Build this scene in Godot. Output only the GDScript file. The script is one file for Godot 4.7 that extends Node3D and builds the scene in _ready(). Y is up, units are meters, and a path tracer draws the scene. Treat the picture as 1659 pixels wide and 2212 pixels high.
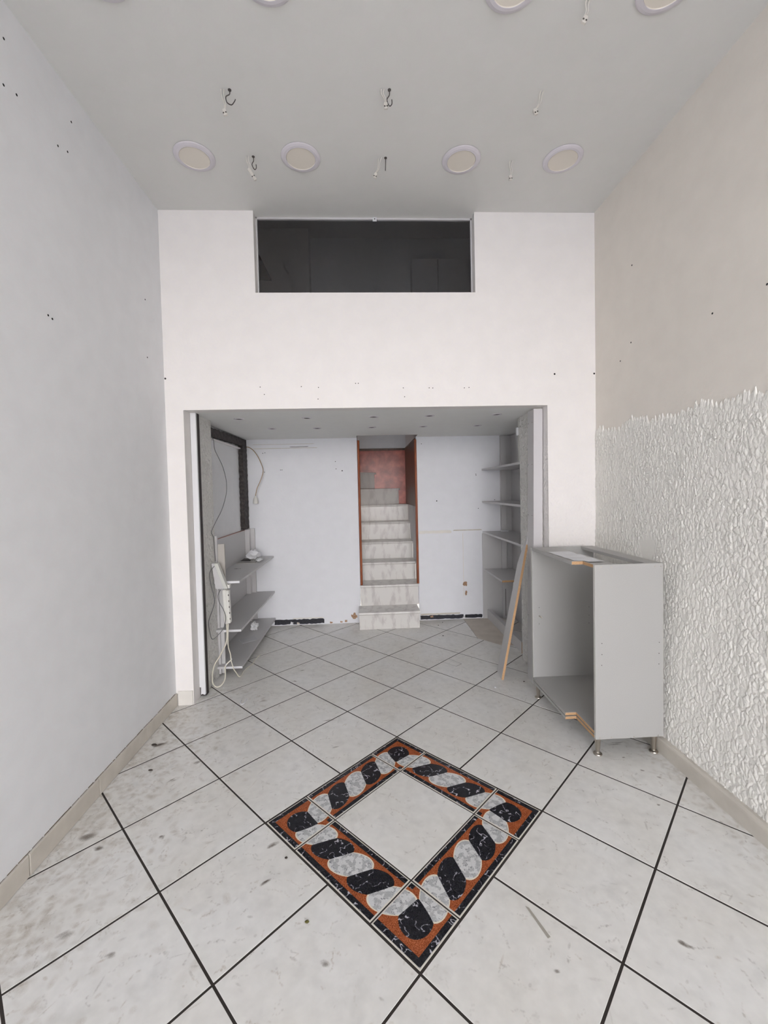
extends Node3D

# ---------------------------------------------------------------- the room, in metres
const XL := -1.507          # left wall face
const XR := 1.567           # right wall face
const ZP := -1.792          # face of the partition wall with the niche
const ZB := -3.54           # back wall of the niche
const HC := 3.457           # ceiling
const HS := 2.087           # niche ceiling
const ZF := 5.4             # unseen shop front behind the camera, distance set for the light
const TILE := 0.45
const GRID_TURN := 0.01992

var org := Vector3.ZERO
var counts := {}
var M := {}
var rng := RandomNumberGenerator.new()

# ---------------------------------------------------------------- nodes
func numbered(parent: Node, called: String) -> String:
	var key := str(parent.get_instance_id()) + called
	var n: int = counts.get(key, 0)
	counts[key] = n + 1
	return called if n == 0 else "%s_%03d" % [called, n]

func put(parent: Node, o: Node, called: String) -> Node:
	o.name = numbered(parent, called)
	parent.add_child(o, true)
	return o

func tag(o: Node, label: String, category: String, group := "") -> Node:
	o.set_meta("label", label)
	o.set_meta("category", category)
	if group != "":
		o.set_meta("group", group)
	return o

func thing(called: String, label: String, category: String, at := Vector3.ZERO, group := "") -> Node3D:
	var o := Node3D.new()
	put(self, o, called)
	o.position = at
	org = at
	tag(o, label, category, group)
	return o

func sub(called: String, parent: Node) -> Node3D:
	var o := Node3D.new()
	put(parent, o, called)
	return o

func obj(called: String, st: SurfaceTool, mat: Material, parent: Node = self) -> MeshInstance3D:
	var o := MeshInstance3D.new()
	o.mesh = st.commit()
	o.mesh.surface_set_material(0, mat)
	o.cast_shadow = GeometryInstance3D.SHADOW_CASTING_SETTING_ON
	put(parent, o, called)
	return o

func struct(called: String, st: SurfaceTool, mat: Material, label: String, category: String) -> MeshInstance3D:
	var o := obj(called, st, mat)
	o.set_meta("kind", "structure")
	tag(o, label, category)
	return o

func dup(src: Node3D, called: String, at: Vector3, label: String) -> Node3D:
	var o: Node3D = src.duplicate()
	put(self, o, called)
	o.position = at
	o.set_meta("label", label)
	return o

# ---------------------------------------------------------------- shapes
func mb() -> SurfaceTool:
	var st := SurfaceTool.new()
	st.begin(Mesh.PRIMITIVE_TRIANGLES)
	return st

func vert(st: SurfaceTool, p: Vector3, n: Vector3, uv := Vector2.ZERO) -> void:
	st.set_normal(n)
	st.set_uv(uv)
	st.add_vertex(p - org)

func tri(st: SurfaceTool, a: Vector3, b: Vector3, c: Vector3, n: Vector3) -> void:
	if (b - a).cross(c - a).dot(n) > 0.0:
		var t := b
		b = c
		c = t
	vert(st, a, n)
	vert(st, b, n)
	vert(st, c, n)

# a flat face with texture coordinates
func face(st: SurfaceTool, q: Array, uv: Array, n: Vector3) -> void:
	var turn: bool = (q[1] - q[0]).cross(q[2] - q[0]).dot(n) > 0.0
	for k in ([0, 2, 1, 0, 3, 2] if turn else [0, 1, 2, 0, 2, 3]):
		vert(st, q[k], n, uv[k])

func quad(st: SurfaceTool, a: Vector3, b: Vector3, c: Vector3, d: Vector3, n: Vector3) -> void:
	tri(st, a, b, c, n)
	tri(st, a, c, d, n)

# a box with chamfered edges; B turns it about its centre
func box(st: SurfaceTool, c: Vector3, s: Vector3, bev := 0.0012, B := Basis.IDENTITY) -> void:
	var h := s * 0.5
	var e: float = min(bev, min(h.x, min(h.y, h.z)) * 0.5)
	var ax := [Vector3.RIGHT, Vector3.UP, Vector3.BACK]
	for i in 3:
		var j := (i + 1) % 3
		var k := (i + 2) % 3
		for sg in [-1.0, 1.0]:
			var o: Vector3 = ax[i] * h[i] * sg
			var u: Vector3 = ax[j] * (h[j] - e)
			var v: Vector3 = ax[k] * (h[k] - e)
			quad(st, c + B * (o + u + v), c + B * (o - u + v), c + B * (o - u - v), c + B * (o + u - v), B * (ax[i] * sg))
		if e > 0.0:
			for s1 in [-1.0, 1.0]:
				for s2 in [-1.0, 1.0]:
					# edge running along k between faces i and j
					var v: Vector3 = ax[k] * (h[k] - e)
					var p: Vector3 = ax[i] * h[i] * s1 + ax[j] * (h[j] - e) * s2
					var q: Vector3 = ax[i] * (h[i] - e) * s1 + ax[j] * h[j] * s2
					quad(st, c + B * (p + v), c + B * (q + v), c + B * (q - v), c + B * (p - v), (B * (ax[i] * s1 + ax[j] * s2)).normalized())
	if e > 0.0:
		for sx in [-1.0, 1.0]:
			for sy in [-1.0, 1.0]:
				for sz in [-1.0, 1.0]:
					var d := Vector3(sx, sy, sz)
					tri(st, c + B * (d * Vector3(h.x, h.y - e, h.z - e)), c + B * (d * Vector3(h.x - e, h.y, h.z - e)), c + B * (d * Vector3(h.x - e, h.y - e, h.z)), (B * d).normalized())

func bx(st: SurfaceTool, x0: float, x1: float, y0: float, y1: float, z0: float, z1: float, bev := 0.0012) -> void:
	box(st, Vector3((x0 + x1) / 2, (y0 + y1) / 2, (z0 + z1) / 2), Vector3(absf(x1 - x0), absf(y1 - y0), absf(z1 - z0)), bev)

func one(x0: float, x1: float, y0: float, y1: float, z0: float, z1: float, bev := 0.0012) -> SurfaceTool:
	var st := mb()
	bx(st, x0, x1, y0, y1, z0, z1, bev)
	return st

# a flat polygon (in the plane of U and V) given thickness along W, its top edge chamfered
func prism(st: SurfaceTool, poly: PackedVector2Array, o: Vector3, U: Vector3, V: Vector3, W: Vector3, t: float, bev := 0.0, uvs := Vector2.ZERO) -> void:
	var n := poly.size()
	var area := 0.0
	for i in n:
		area += poly[i].cross(poly[(i + 1) % n])
	if area < 0:
		poly = poly.duplicate()
		poly.reverse()
	var up: Vector3 = U.cross(V).normalized()
	if up.dot(W) < 0:
		up = -up
	var inset := PackedVector2Array()
	for i in n:
		var a := poly[(i + n - 1) % n]
		var b := poly[i]
		var c := poly[(i + 1) % n]
		var d1 := (b - a).normalized()
		var d2 := (c - b).normalized()
		var n1 := Vector2(-d1.y, d1.x)
		var n2 := Vector2(-d2.y, d2.x)
		var m := n1 + n2
		var k: float = max(m.dot(n1), 0.25)
		inset.append(b + m * (bev / k))
	var idx := Geometry2D.triangulate_polygon(inset)
	for i in range(0, idx.size(), 3):
		for lvl in 2:
			var q := []
			for k in 3:
				var p2: Vector2 = inset[idx[i + k]] if lvl == 0 else poly[idx[i + k]]
				q.append(o + U * p2.x + V * p2.y + (up * t if lvl == 0 else Vector3.ZERO))
			var nn: Vector3 = up if lvl == 0 else -up
			if (q[1] - q[0]).cross(q[2] - q[0]).dot(nn) > 0.0:
				var tmp = q[1]
				q[1] = q[2]
				q[2] = tmp
			for k in 3:
				var uv := Vector2.ZERO
				if uvs != Vector2.ZERO:
					uv = floor_uv(q[k])
				vert(st, q[k], nn, uv)
	for i in n:
		var j := (i + 1) % n
		var e := (poly[j] - poly[i]).normalized()
		var on2 := Vector2(e.y, -e.x)
		var on: Vector3 = (U * on2.x + V * on2.y).normalized()
		var a := o + U * poly[i].x + V * poly[i].y
		var b := o + U * poly[j].x + V * poly[j].y
		var c := b + up * (t - bev)
		var d := a + up * (t - bev)
		quad(st, a, b, c, d, on)
		if bev > 0.0:
			var c2 := o + U * inset[j].x + V * inset[j].y + up * t
			var d2 := o + U * inset[i].x + V * inset[i].y + up * t
			quad(st, d, c, c2, d2, (on + up).normalized())

func floor_uv(p: Vector3) -> Vector2:
	return Vector2((p.x + 1.51) / 3.08, (p.z + 3.56) / 4.2853)

# a round tube along a smooth path
func tube(st: SurfaceTool, pts: Array, r: float, sides := 8, steps := 5) -> void:
	var cv := Curve3D.new()
	for i in pts.size():
		var p: Vector3 = pts[i]
		var a: Vector3 = pts[max(i - 1, 0)]
		var b: Vector3 = pts[min(i + 1, pts.size() - 1)]
		var tg := (b - a) / 6.0
		cv.add_point(p, -tg, tg)
	var line := PackedVector3Array()
	for i in pts.size() - 1:
		for k in steps:
			line.append(cv.sample(i, float(k) / steps))
	line.append(pts[pts.size() - 1])
	var prev_n := Vector3.ZERO
	var rings := []
	for i in line.size():
		var t: Vector3 = (line[min(i + 1, line.size() - 1)] - line[max(i - 1, 0)]).normalized()
		if prev_n == Vector3.ZERO:
			prev_n = t.cross(Vector3.UP if absf(t.y) < 0.9 else Vector3.RIGHT).normalized()
		prev_n = (prev_n - t * prev_n.dot(t)).normalized()
		var bn := t.cross(prev_n)
		var ring := []
		for k in sides:
			var a := TAU * k / sides
			ring.append(prev_n * cos(a) + bn * sin(a))
		rings.append(ring)
	for i in line.size() - 1:
		for k in sides:
			var k2 := (k + 1) % sides
			smooth_quad(st, line[i] + rings[i][k] * r, line[i] + rings[i][k2] * r, line[i + 1] + rings[i + 1][k2] * r, line[i + 1] + rings[i + 1][k] * r, rings[i][k], rings[i][k2], rings[i + 1][k2], rings[i + 1][k])
	for e in 2:
		var i: int = 0 if e == 0 else line.size() - 1
		var t: Vector3 = (line[0] - line[1]).normalized() if e == 0 else (line[i] - line[i - 1]).normalized()
		for k in sides:
			tri(st, line[i], line[i] + rings[i][k] * r, line[i] + rings[i][(k + 1) % sides] * r, t)

func smooth_quad(st: SurfaceTool, a: Vector3, b: Vector3, c: Vector3, d: Vector3, na: Vector3, nb: Vector3, nc: Vector3, nd: Vector3) -> void:
	if (b - a).cross(c - a).dot(na + nc) > 0.0:
		vert(st, a, na)
		vert(st, c, nc)
		vert(st, b, nb)
		vert(st, a, na)
		vert(st, d, nd)
		vert(st, c, nc)
	else:
		vert(st, a, na)
		vert(st, b, nb)
		vert(st, c, nc)
		vert(st, a, na)
		vert(st, c, nc)
		vert(st, d, nd)

# a turned solid: profile points are (radius, height along axis)
func lathe(st: SurfaceTool, prof: Array, o: Vector3, axis := Vector3.UP, segs := 20) -> void:
	var u := axis.cross(Vector3.RIGHT if absf(axis.x) < 0.9 else Vector3.FORWARD).normalized()
	var v := axis.cross(u)
	for i in prof.size() - 1:
		var a: Vector2 = prof[i]
		var b: Vector2 = prof[i + 1]
		var d := b - a
		if d.length() < 1e-6:
			continue
		var sl := Vector2(d.y, -d.x).normalized()
		for k in segs:
			var t0 := TAU * k / segs
			var t1 := TAU * (k + 1) / segs
			var r0 := u * cos(t0) + v * sin(t0)
			var r1 := u * cos(t1) + v * sin(t1)
			var n0 := (r0 * sl.x + axis * sl.y).normalized()
			var n1 := (r1 * sl.x + axis * sl.y).normalized()
			var pa := o + r0 * a.x + axis * a.y
			var pb := o + r1 * a.x + axis * a.y
			var pc := o + r1 * b.x + axis * b.y
			var pd := o + r0 * b.x + axis * b.y
			if a.x < 1e-6:
				tri(st, pa, pc, pd, (n0 + n1).normalized())
			elif b.x < 1e-6:
				tri(st, pa, pb, pc, (n0 + n1).normalized())
			else:
				smooth_quad(st, pa, pb, pc, pd, n0, n1, n1, n0)

# a grid of points with normals worked out from the surface
func grid(st: SurfaceTool, nx: int, ny: int, f: Callable, facing: Vector3) -> void:
	var P := PackedVector3Array()
	P.resize((nx + 1) * (ny + 1))
	for j in ny + 1:
		for i in nx + 1:
			P[j * (nx + 1) + i] = f.call(float(i) / nx, float(j) / ny)
	var flip := 1.0
	for j in ny + 1:
		for i in nx + 1:
			var du := P[j * (nx + 1) + mini(i + 1, nx)] - P[j * (nx + 1) + maxi(i - 1, 0)]
			var dv := P[mini(j + 1, ny) * (nx + 1) + i] - P[maxi(j - 1, 0) * (nx + 1) + i]
			var n := du.cross(dv).normalized()
			if i == 0 and j == 0:
				flip = -1.0 if n.dot(facing) < 0 else 1.0
			st.set_normal(n * flip)
			st.set_uv(Vector2(float(i) / nx, float(j) / ny))
			st.add_vertex(P[j * (nx + 1) + i] - org)
	for j in ny:
		for i in nx:
			var a := j * (nx + 1) + i
			var b := a + 1
			var c := a + nx + 2
			var d := a + nx + 1
			if flip > 0:
				for k in [a, c, b, a, d, c]:
					st.add_index(k)
			else:
				for k in [a, b, c, a, c, d]:
					st.add_index(k)

# a lump: a sphere pushed in and out by noise, then squashed
func lump(st: SurfaceTool, c: Vector3, r: Vector3, rough: float, sd: int, seg := 18) -> void:
	var nz := FastNoiseLite.new()
	nz.seed = sd
	nz.frequency = 1.1
	nz.fractal_octaves = 3
	nz.noise_type = FastNoiseLite.TYPE_CELLULAR if rough > 0.25 else FastNoiseLite.TYPE_SIMPLEX
	var fn := func(u: float, v: float) -> Vector3:
		var th := u * TAU
		var ph := clampf(v, 0.02, 0.98) * PI
		var d := Vector3(cos(th) * sin(ph), cos(ph), sin(th) * sin(ph))
		var k := 1.0 + rough * nz.get_noise_3dv(d * 2.0)
		var p := d * r * k
		p.y = maxf(p.y, -r.y * 0.8)
		return c + p
	grid(st, seg * 2, seg, fn, Vector3.UP)

# a wad of crumpled sheet: a faceted ball with every corner pulled about at random
func wad(st: SurfaceTool, c: Vector3, r: Vector3, sd: int) -> void:
	rng.seed = sd
	var n := 11
	var m := 6
	var P := []
	for j in m + 1:
		var row := []
		for i in n:
			var th := TAU * (i + 0.5 * (j % 2)) / n
			var ph := PI * clampf(float(j) / m, 0.03, 0.97)
			var d := Vector3(cos(th) * sin(ph), cos(ph), sin(th) * sin(ph))
			var q := d * rng.randf_range(0.55, 1.25) * r
			q.y = maxf(q.y, -r.y * 0.8)
			row.append(c + q)
		P.append(row)
	for j in m:
		for i in n:
			var i2 := (i + 1) % n
			for t in [[P[j][i], P[j][i2], P[j + 1][i]], [P[j][i2], P[j + 1][i2], P[j + 1][i]]]:
				var nn: Vector3 = (t[1] - t[0]).cross(t[2] - t[0])
				if nn.length() < 1e-9:
					continue
				if nn.dot((t[0] + t[1] + t[2]) / 3.0 - c) < 0:
					nn = -nn
				tri(st, t[0], t[1], t[2], nn.normalized())

# ---------------------------------------------------------------- materials
func mat(c: Color, rough := 0.6, metal := 0.0) -> StandardMaterial3D:
	var m := StandardMaterial3D.new()
	m.albedo_color = c
	m.roughness = rough
	m.metallic = metal
	return m

func noise(sd: int, freq: float, oct := 4, kind := FastNoiseLite.TYPE_SIMPLEX_SMOOTH) -> FastNoiseLite:
	var n := FastNoiseLite.new()
	n.seed = sd
	n.frequency = freq
	n.noise_type = kind
	n.fractal_octaves = oct
	return n

func noise_tex(n: FastNoiseLite, lo: Color, hi: Color, size := 512, as_normal := false, bump := 4.0) -> NoiseTexture2D:
	var t := NoiseTexture2D.new()
	t.width = size
	t.height = size
	t.seamless = true
	t.noise = n
	if as_normal:
		t.as_normal_map = true
		t.bump_strength = bump
	else:
		var g := Gradient.new()
		g.set_color(0, lo)
		g.set_color(1, hi)
		t.color_ramp = g
	return t

func tripl(m: StandardMaterial3D, per_metre: float) -> StandardMaterial3D:
	m.uv1_triplanar = true
	m.uv1_world_triplanar = true
	m.uv1_scale = Vector3.ONE * per_metre
	return m

func paint(c: Color, vary: float, sd: int, bump := 0.25, rough := 0.8) -> StandardMaterial3D:
	var m := tripl(mat(Color.WHITE, rough), 0.9)
	var lo := Color(c.r - vary, c.g - vary, c.b - vary)
	var hi := Color(minf(c.r + vary, 1), minf(c.g + vary, 1), minf(c.b + vary, 1))
	m.albedo_texture = noise_tex(noise(sd, 0.012, 5), lo, hi)
	if bump > 0:
		m.normal_enabled = true
		m.normal_texture = noise_tex(noise(sd + 1, 0.06, 3), lo, hi, 512, true, 3.0)
		m.normal_scale = bump
	return m

func stamp(im: Image, cx: float, cy: float, a: float, b: float, ang: float, col: Color, al: float) -> void:
	var r := int(ceil(maxf(a, b))) + 1
	var ca := cos(ang)
	var sa := sin(ang)
	for y in range(maxi(int(cy) - r, 0), mini(int(cy) + r + 1, im.get_height())):
		for x in range(maxi(int(cx) - r, 0), mini(int(cx) + r + 1, im.get_width())):
			var dx := x - cx
			var dy := y - cy
			var u := (dx * ca + dy * sa) / a
			var v := (-dx * sa + dy * ca) / b
			var d := u * u + v * v
			if d < 1.0:
				var k := al * (1.0 - d) * rng.randf_range(0.3, 1.0)
				im.set_pixel(x, y, im.get_pixel(x, y).lerp(col, k))

# the floor's glaze: faint stone clouding, with scuffs and trodden-in dirt where the photograph has them
func floor_image() -> Image:
	var w := 1472
	var h := 2048
	var a := noise(11, 0.004, 4).get_image(w, h, false, false, false).get_data()
	var b := noise(12, 0.035, 4).get_image(w, h, false, false, false).get_data()
	var c := noise(13, 0.013, 5).get_image(w, h, false, false, false).get_data()
	var out := PackedByteArray()
	out.resize(w * h * 3)
	var i := 0
	for y in h:
		for x in w:
			var p := y * w + x
			var v := 230.0 + (a[p] - 128) * 0.035 + (b[p] - 128) * 0.05
			var g := (c[p] - 150) * 0.16
			if g > 0.0:
				v -= g
			out[i] = int(v + 0.5)
			out[i + 1] = int(v - 1.5 + (a[p] - 128) * 0.01)
			out[i + 2] = int(v - 6.0 + (a[p] - 128) * 0.03)
			i += 3
	var im := Image.create_from_data(w, h, false, Image.FORMAT_RGB8, out)
	rng.seed = 5
	var k := w / 3.08
	for n in 1500:
		var x := rng.randf()
		var y := rng.randf()
		var left := x < 0.28
		if not left and rng.randf() < 0.5:
			x = pow(rng.randf(), 1.9)
		var al := rng.randf_range(0.05, 0.3)
		var col := Color(0.42, 0.39, 0.36) if rng.randf() < 0.7 else Color(0.52, 0.43, 0.34)
		stamp(im, x * w, y * h, rng.randf_range(1.5, 8) if rng.randf() < 0.8 else rng.randf_range(6, 16), rng.randf_range(0.9, 3.0), rng.randf_range(-1.5, 0.9), col, al)
	for n in 2600:
		var x := rng.randf() if rng.randf() < 0.55 else pow(rng.randf(), 2.2)
		var px := x * w
		var py := rng.randf() * h
		var al := rng.randf_range(0.06, 0.24)
		var an := rng.randf_range(-1.8, 1.2)
		var col := Color(0.44, 0.41, 0.38) if rng.randf() < 0.65 else Color(0.52, 0.44, 0.36)
		for q in rng.randi_range(3, 14):
			px += cos(an) * rng.randf_range(0, 5) + rng.randf_range(-2.5, 2.5)
			py += sin(an) * rng.randf_range(0, 5) + rng.randf_range(-2.5, 2.5)
			stamp(im, px, py, rng.randf_range(1.0, 3.2), rng.randf_range(0.8, 2.2), an, col, al)
	# trodden dirt: grainy beige blotches along the left wall and the right skirting
	for n in 2300:
		var y := rng.randf_range(0.36, 0.98)
		var x := absf(rng.randfn(0.0, 0.085)) + 0.005
		if rng.randf() < 0.22:
			x = 0.975 - absf(rng.randfn(0.0, 0.03))
		stamp(im, x * w, y * h, rng.randf_range(3, 15), rng.randf_range(3, 10), rng.randf_range(-1.6, 1.6), Color(0.57, 0.51, 0.44), rng.randf_range(0.05, 0.24))
	# dark scuffs standing out one by one
	var marks := [[-0.561, -0.526, 9, 5, -0.5, 0.75], [-0.575, -0.515, 6, 4, 0.2, 0.5], [-0.56, -0.351, 11, 4, -0.7, 0.8], [-1.062, -0.602, 6, 5, 0, 0.7], [-1.41, -1.31, 18, 8, -0.6, 0.8],
		[-1.30, -0.56, 12, 7, -0.3, 0.6], [-1.40, -0.62, 22, 11, -0.5, 0.5], [0.862, -0.028, 9, 6, 0.5, 0.7], [0.88, -0.02, 5, 3, 0.5, 0.6], [1.288, -1.104, 24, 2, 0.0, 0.5], [1.27, -1.09, 20, 2, 0.05, 0.4],
		[1.28, -0.86, 6, 3, 0.4, 0.6], [1.25, -0.97, 5, 3, 0.2, 0.5], [1.33, -0.80, 6, 3, 0.3, 0.5], [1.2, -0.62, 5, 3, 0.2, 0.6], [1.4, -0.5, 6, 3, 0.2, 0.6], [-1.10, -1.12, 13, 5, -0.9, 0.5],
		[-1.18, -0.98, 15, 4, -0.7, 0.4], [-0.9, -1.8, 16, 4, -0.5, 0.4], [-0.4, -1.5, 20, 4, -0.4, 0.35], [-0.35, -1.2, 16, 3, -0.3, 0.3], [0.2, -1.6, 14, 3, -0.3, 0.3], [-0.7, -2.3, 13, 4, -0.4, 0.45],
		[-0.72, -2.1, 9, 4, 0.6, 0.5], [0.42, 0.02, 6, 3, 0.2, 0.5], [-0.30, -0.05, 8, 5, 0.2, 0.45], [-1.2, -0.2, 14, 6, -0.6, 0.4], [-1.0, -0.12, 10, 5, -0.4, 0.4]]
	for s in marks:
		for q in 5:
			stamp(im, (s[0] + 1.51) * k + rng.randf_range(-1, 1) * s[2] * 0.5, (s[1] + 3.56) * k + rng.randf_range(-1, 1) * s[3] * 0.6, s[2] * rng.randf_range(0.5, 1.0), s[3] * rng.randf_range(0.5, 1.0), s[4] + rng.randf_range(-0.3, 0.3), Color(0.30, 0.26, 0.23), s[5] * 0.6)
	return im

# the printed border tiles: black marble bands, rust granite and a twisted rope of black and white marble ovals
func decor_image() -> Image:
	var w := 1024
	var ov := []          # centre, angle, half axes, white?
	for side in 4:
		for q in 6:
			var c := Vector2(0.25 + 0.25 * q, 0.258)
			var an := 0.62
			var ax := Vector2(0.205, 0.122)
			if q == 0:
				c = Vector2(0.275, 0.262)
				ax = Vector2(0.158, 0.138)
				an = 0.5
			elif q == 1:
				c.x = 0.507
			var d := c - Vector2.ONE
			var t := side * PI / 2
			ov.append([Vector2.ONE + d.rotated(t), an + t, ax, q % 2 == 1])
	var vein := noise(31, 0.0095, 3, FastNoiseLite.TYPE_SIMPLEX_SMOOTH)
	vein.domain_warp_enabled = true
	vein.domain_warp_amplitude = 18.0
	vein.domain_warp_frequency = 0.02
	var vn := vein.get_image(w, w, false, false, false).get_data()
	var fine := noise(32, 0.16, 3).get_image(w, w, false, false, false).get_data()
	var mid := noise(33, 0.03, 4).get_image(w, w, false, false, false).get_data()
	var gv := noise(34, 0.026, 4)
	gv.domain_warp_enabled = true
	gv.domain_warp_amplitude = 14.0
	gv.domain_warp_frequency = 0.03
	var gn := gv.get_image(w, w, false, false, false).get_data()
	var out := PackedByteArray()
	out.resize(w * w * 3)
	for y in w:
		var v := (y + 0.5) / w * 2.0
		for x in w:
			var u := (x + 0.5) / w * 2.0
			var o := (y * w + x) * 3
			var e: float = minf(minf(u, 2.0 - u), minf(v, 2.0 - v))
			if e > 0.52:
				continue
			var p := y * w + x
			var vi: int = vn[p]
			var fi: float = fine[p] - 128
			var mi: float = mid[p] - 128
			var r := 0.0
			var g := 0.0
			var b := 0.0
			var which := 0                     # 0 rust, 1 black, 2 white, 3 white rim
			if e < 0.072 or e > 0.438:
				which = 1
			else:
				var best := 1.0
				var P := Vector2(u, v)
				for q in ov:
					var dd: Vector2 = P - q[0]
					if dd.x * dd.x + dd.y * dd.y > 0.05:
						continue
					dd = dd.rotated(-q[1])
					var dist: float = (dd / q[2]).length() - (0.03 if q[3] else 0.0)
					if dist < best:
						best = dist
						which = 2 if q[3] else 1
						if q[3] and dist > 0.93:
							which = 3
			if which == 0:
				r = 160 + fi * 0.50 + mi * 0.14
				g = 84 + fi * 0.42 + mi * 0.10
				b = 47 + fi * 0.32 + mi * 0.06
			elif which == 1:
				r = 27 + fi * 0.1
				g = 27 + fi * 0.1
				b = 33 + fi * 0.1
				var k := clampf(1.5 - absf(vi - 128.0) / 3.6, 0, 1) * clampf((mi + 36) / 34.0, 0, 1) * 0.9 + clampf(1.0 - absf(gn[p] - 140.0) / 5.0, 0, 1) * 0.16
				r += k * 190
				g += k * 187
				b += k * 190
			elif which == 2:
				var k := clampf(1.2 - absf(gn[p] - 124.0) / 9.0, 0, 1) * clampf((mi + 34) / 40.0, 0, 1) * 0.85 + clampf((118.0 - gn[p]) / 70.0, 0, 0.35)
				r = 216 + fi * 0.12 - k * 105
				g = 216 + fi * 0.12 - k * 105
				b = 215 + fi * 0.12 - k * 100
			else:
				r = 232
				g = 224
				b = 205
			out[o] = clampi(int(r), 0, 255)
			out[o + 1] = clampi(int(g), 0, 255)
			out[o + 2] = clampi(int(b), 0, 255)
	return Image.create_from_data(w, w, false, Image.FORMAT_RGB8, out)

func speck_image(base: Color, spread: float, dark: Color, share: float, sd: int) -> Image:
	rng.seed = sd
	var im := Image.create(256, 256, false, Image.FORMAT_RGB8)
	im.fill(base)
	for n in 2600:
		var c := base.lerp(dark, rng.randf() * spread) if rng.randf() < share else base.lightened(rng.randf() * spread * 0.6)
		stamp(im, rng.randf() * 256, rng.randf() * 256, rng.randf_range(2, 8), rng.randf_range(1, 3), rng.randf() * 3, c, 0.9)
	return im

func news_image() -> Image:
	rng.seed = 77
	var im := Image.create(256, 256, false, Image.FORMAT_RGB8)
	im.fill(Color(0.70, 0.69, 0.67))
	im.fill_rect(Rect2i(10, 14, 160, 150), Color(0.22, 0.21, 0.21))
	im.fill_rect(Rect2i(30, 30, 90, 60), Color(0.36, 0.34, 0.33))
	for row in 16:
		for col in 2:
			im.fill_rect(Rect2i(176 + col * 40, 14 + row * 9, rng.randi_range(24, 34), 3), Color(0.42, 0.42, 0.42))
	for row in 8:
		im.fill_rect(Rect2i(10, 176 + row * 9, rng.randi_range(150, 230), 3), Color(0.42, 0.42, 0.42))
	return im

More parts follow.
